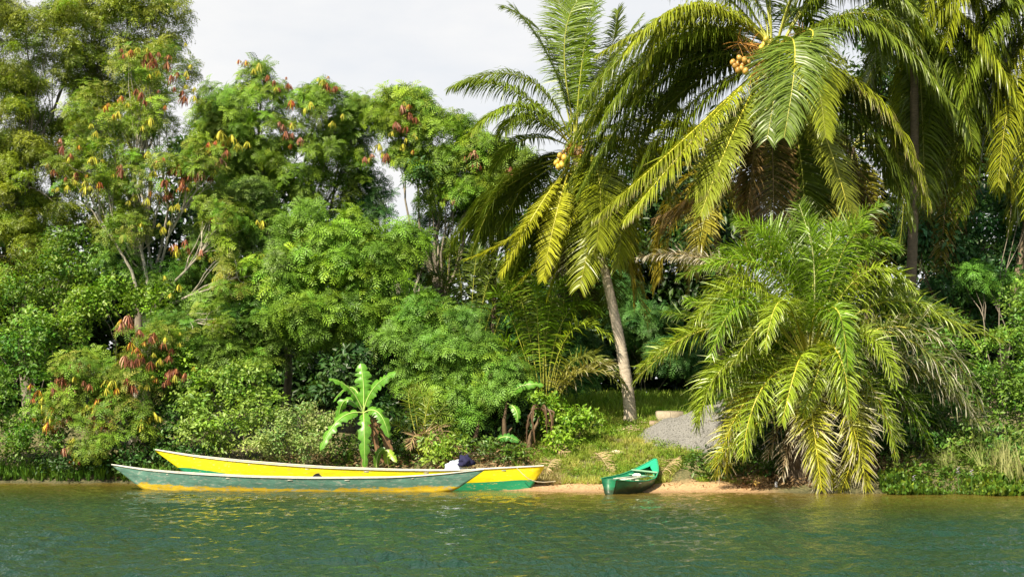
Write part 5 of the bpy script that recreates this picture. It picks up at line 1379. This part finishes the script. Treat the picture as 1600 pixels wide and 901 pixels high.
cover('grass', 'short light grass on the sloping landing', TUF, 0, 8, 44.6, 53, 9500, (.22, .34, .03), 'grass',
      lambda x, y, d: (d > 1.65 + .5 * np.sin(x * 2.3) + .3 * np.sin(x * 6)) & ~inheap(x, y) & ~path(x, y) & (np.sin(x * 3.1 + y) * np.sin(y * 2.3) > -.75), (.5, 1.2), (.5, .46, .14))
cover('grass', 'sunlit grass on the flat ground behind the palms', TUF, -1, 14, 53, 66, 6000, (.2, .36, .03), 'grass', None, (1.2, 2.2), (.4, .46, .08))
cover('weeds', 'low leafy weeds on the landing slope', T['smallleaf'], .4, 6, 45.6, 52, 1100, (.14, .28, .03), 'broad', lambda x, y, d: (d > 2.6) & ~inheap(x, y) & ~path(x, y) & (np.sin(x * 1.7 + 1) * np.sin(y * 1.3 + x) > -.1), (.4, .9), (.26, .36, .05), .04)
cover('tall_grass', 'tall pale grass at the right edge of the bank', TALL, 13, 19, 41.3, 45, 520, (.24, .30, .08), 'grass', lambda x, y, d: (d > .15) & (x > 13.7 + .8 * np.sin(y * 3)) & (np.sin(x * 4 + y) > -.5), (.4, 1.3), (.45, .42, .2))
cover('tall_grass', 'dry grass fringe under the yellow canoe stern', TUF, .2, 1.6, 44.6, 46.4, 700, (.30, .26, .10), 'grass', None, (.6, 1.3), (.45, .36, .2))
cover('reeds', 'bright strap-leaved plants along the left waterline', [tmpl_tuft(rg, 9, .45, .05, .6, 3) for _ in range(3)], -19, -10.6, 49.5, 51, 900, (.11, .26, .03), 'grass', lambda x, y, d: (d > .0) & (d < .7), (.6, 1.3), (.2, .33, .05))
cover('leaf_litter', 'brown leaf litter on the shaded bank', [tmpl_leaf(rg, 9, .25, .16, .07, .1) for _ in range(2)], -14, 1, 45.5, 51, 1700, (.20, .13, .07), 'dry', None, (.6, 1.2), (.35, .24, .13), .03)
cover('leaf_litter', 'brown leaf litter and dead leaves round the squat palm', [tmpl_leaf(rg, 9, .25, .16, .07, .1) for _ in range(2)], 7, 12.5, 43.3, 46, 700, (.20, .13, .07), 'dry', None, (.6, 1.2), (.35, .24, .13), .03)
cover('leaf_litter', 'scattered dead leaves and bits on the sand', [tmpl_leaf(rg, 4, .2, .12, .05, .1) for _ in range(3)], .6, 8, 43.2, 45.4, 110, (.16, .10, .06), 'dry', lambda x, y, d: d > .35, (.5, 1.2), (.35, .26, .13), .02)
cover('weeds', 'low green weeds on the bank behind the water hyacinths', T['leaf'], 11.5, 19, 42, 46.5, 520, (.09, .19, .025), 'broad', lambda x, y, d: d > .6, (.6, 1.2), (.24, .30, .06), .08)
cover('weeds', 'shade weeds on the bank behind the long canoes', T['leaf'], -12, .5, 47, 51, 420, (.06, .13, .02), 'broad', lambda x, y, d: d > .5, (.5, 1.1), (.14, .22, .04), .06)
# water hyacinth raft with lavender flowers
def tm_hy(r_):
    V, F, C = [], [], []
    for i in range(9):
        ph = r_.random() * 6.283; o_ = np.array([math.cos(ph), math.sin(ph), 0]); s_ = np.array([-o_[1], o_[0], 0]); tone = r_.uniform(.7, 1.3)
        h_ = r_.uniform(.06, .2); c_ = o_ * r_.uniform(.04, .16) + np.array([0, 0, h_]); up_ = nrm(o_ * .4 + np.array([0, 0, 1.0]) + r_.normal(size=3) * .3); rr = r_.uniform(.045, .07)
        b0 = len(V); V += [c_ - up_ * rr, c_ + s_ * rr * .8, c_ + up_ * rr * 1.2, c_ - s_ * rr * .8]; C += [[tone * .8] * 3, [tone] * 3, [tone * 1.15] * 3, [tone] * 3]
        F += [(b0, b0 + 1, b0 + 2, b0 + 3)]
        b0 = len(V); V += [o_ * .01, o_ * .01 + s_ * .012, c_ - up_ * rr + s_ * .006, c_ - up_ * rr]; C += [[tone * .7] * 3] * 4; F.append((b0, b0 + 1, b0 + 2, b0 + 3))
    return np.array(V), np.array(F), np.array(C)
HY = [tm_hy(rg) for _ in range(4)]
g = Geo(); N = 1900; xs = RNG.uniform(at(1365, 0, 42).x, 19, N); ys = shore(xs) + RNG.uniform(-.75, .9, N) + .15 * np.sin(xs * 3)
P = np.stack([xs, ys, np.maximum(ground_z(xs, ys), 0) + .0], 1)
for j in range(4):
    q_ = np.arange(N) % 4 == j
    g.scatter(HY[j], P[q_], frames(np.array([0, 0, 1.])[None] + RNG.normal(size=(q_.sum(), 3)) * .12), RNG.uniform(.5, 1.3, q_.sum()) * (.75 + .35 * np.sin(xs[q_] * 2.3)), (cr(.08, .17, .02)[None] * RNG.uniform(.45, 1.5, (q_.sum(), 1)) + cr(.12, .08, 0)[None] * RNG.random((q_.sum(), 1)) ** 3))
o = g.build('water_hyacinth', MAT['broad'], kind='stuff'); o['label'] = 'raft of water hyacinth along the right waterline'
for (px, py, lab) in [(1428, 748, 'leftmost pale lavender hyacinth flower at the right waterline'), (1497, 736, 'upright lavender hyacinth flower in the middle of the green raft'), (1518, 740, 'pale lavender hyacinth flower nearest the tall pale grass'), (1449, 722, 'small white flower in the dark bush above the hyacinths')]:
    Y_ = 41.6; c = at(px, py, Y_ if py > 730 else 44.2); g = Geo()
    g.tube([(c.x, c.y, 0.05), (c.x, c.y, c.z)], [.012, .008], cr(.12, .25, .05), 4)
    for k_ in range(9):
        a = k_ * 2.4; z_ = c.z - .06 + .02 * k_; o_ = Vector((math.cos(a), math.sin(a), .3)); s_ = Vector((-o_.y, o_.x, 0))
        p = Vector((c.x, c.y, z_)); w = .035
        g.add([tuple(p), tuple(p + o_ * w + s_ * w * .7), tuple(p + o_ * w * 2), tuple(p + o_ * w - s_ * w * .7)], [(0, 1, 2, 3)], cr(.62, .55, .85) if py > 730 else cr(.8, .8, .8))
    tag(g.build('flower', MAT['grass']), lab, 'flower', 'small flowers at the right waterline')
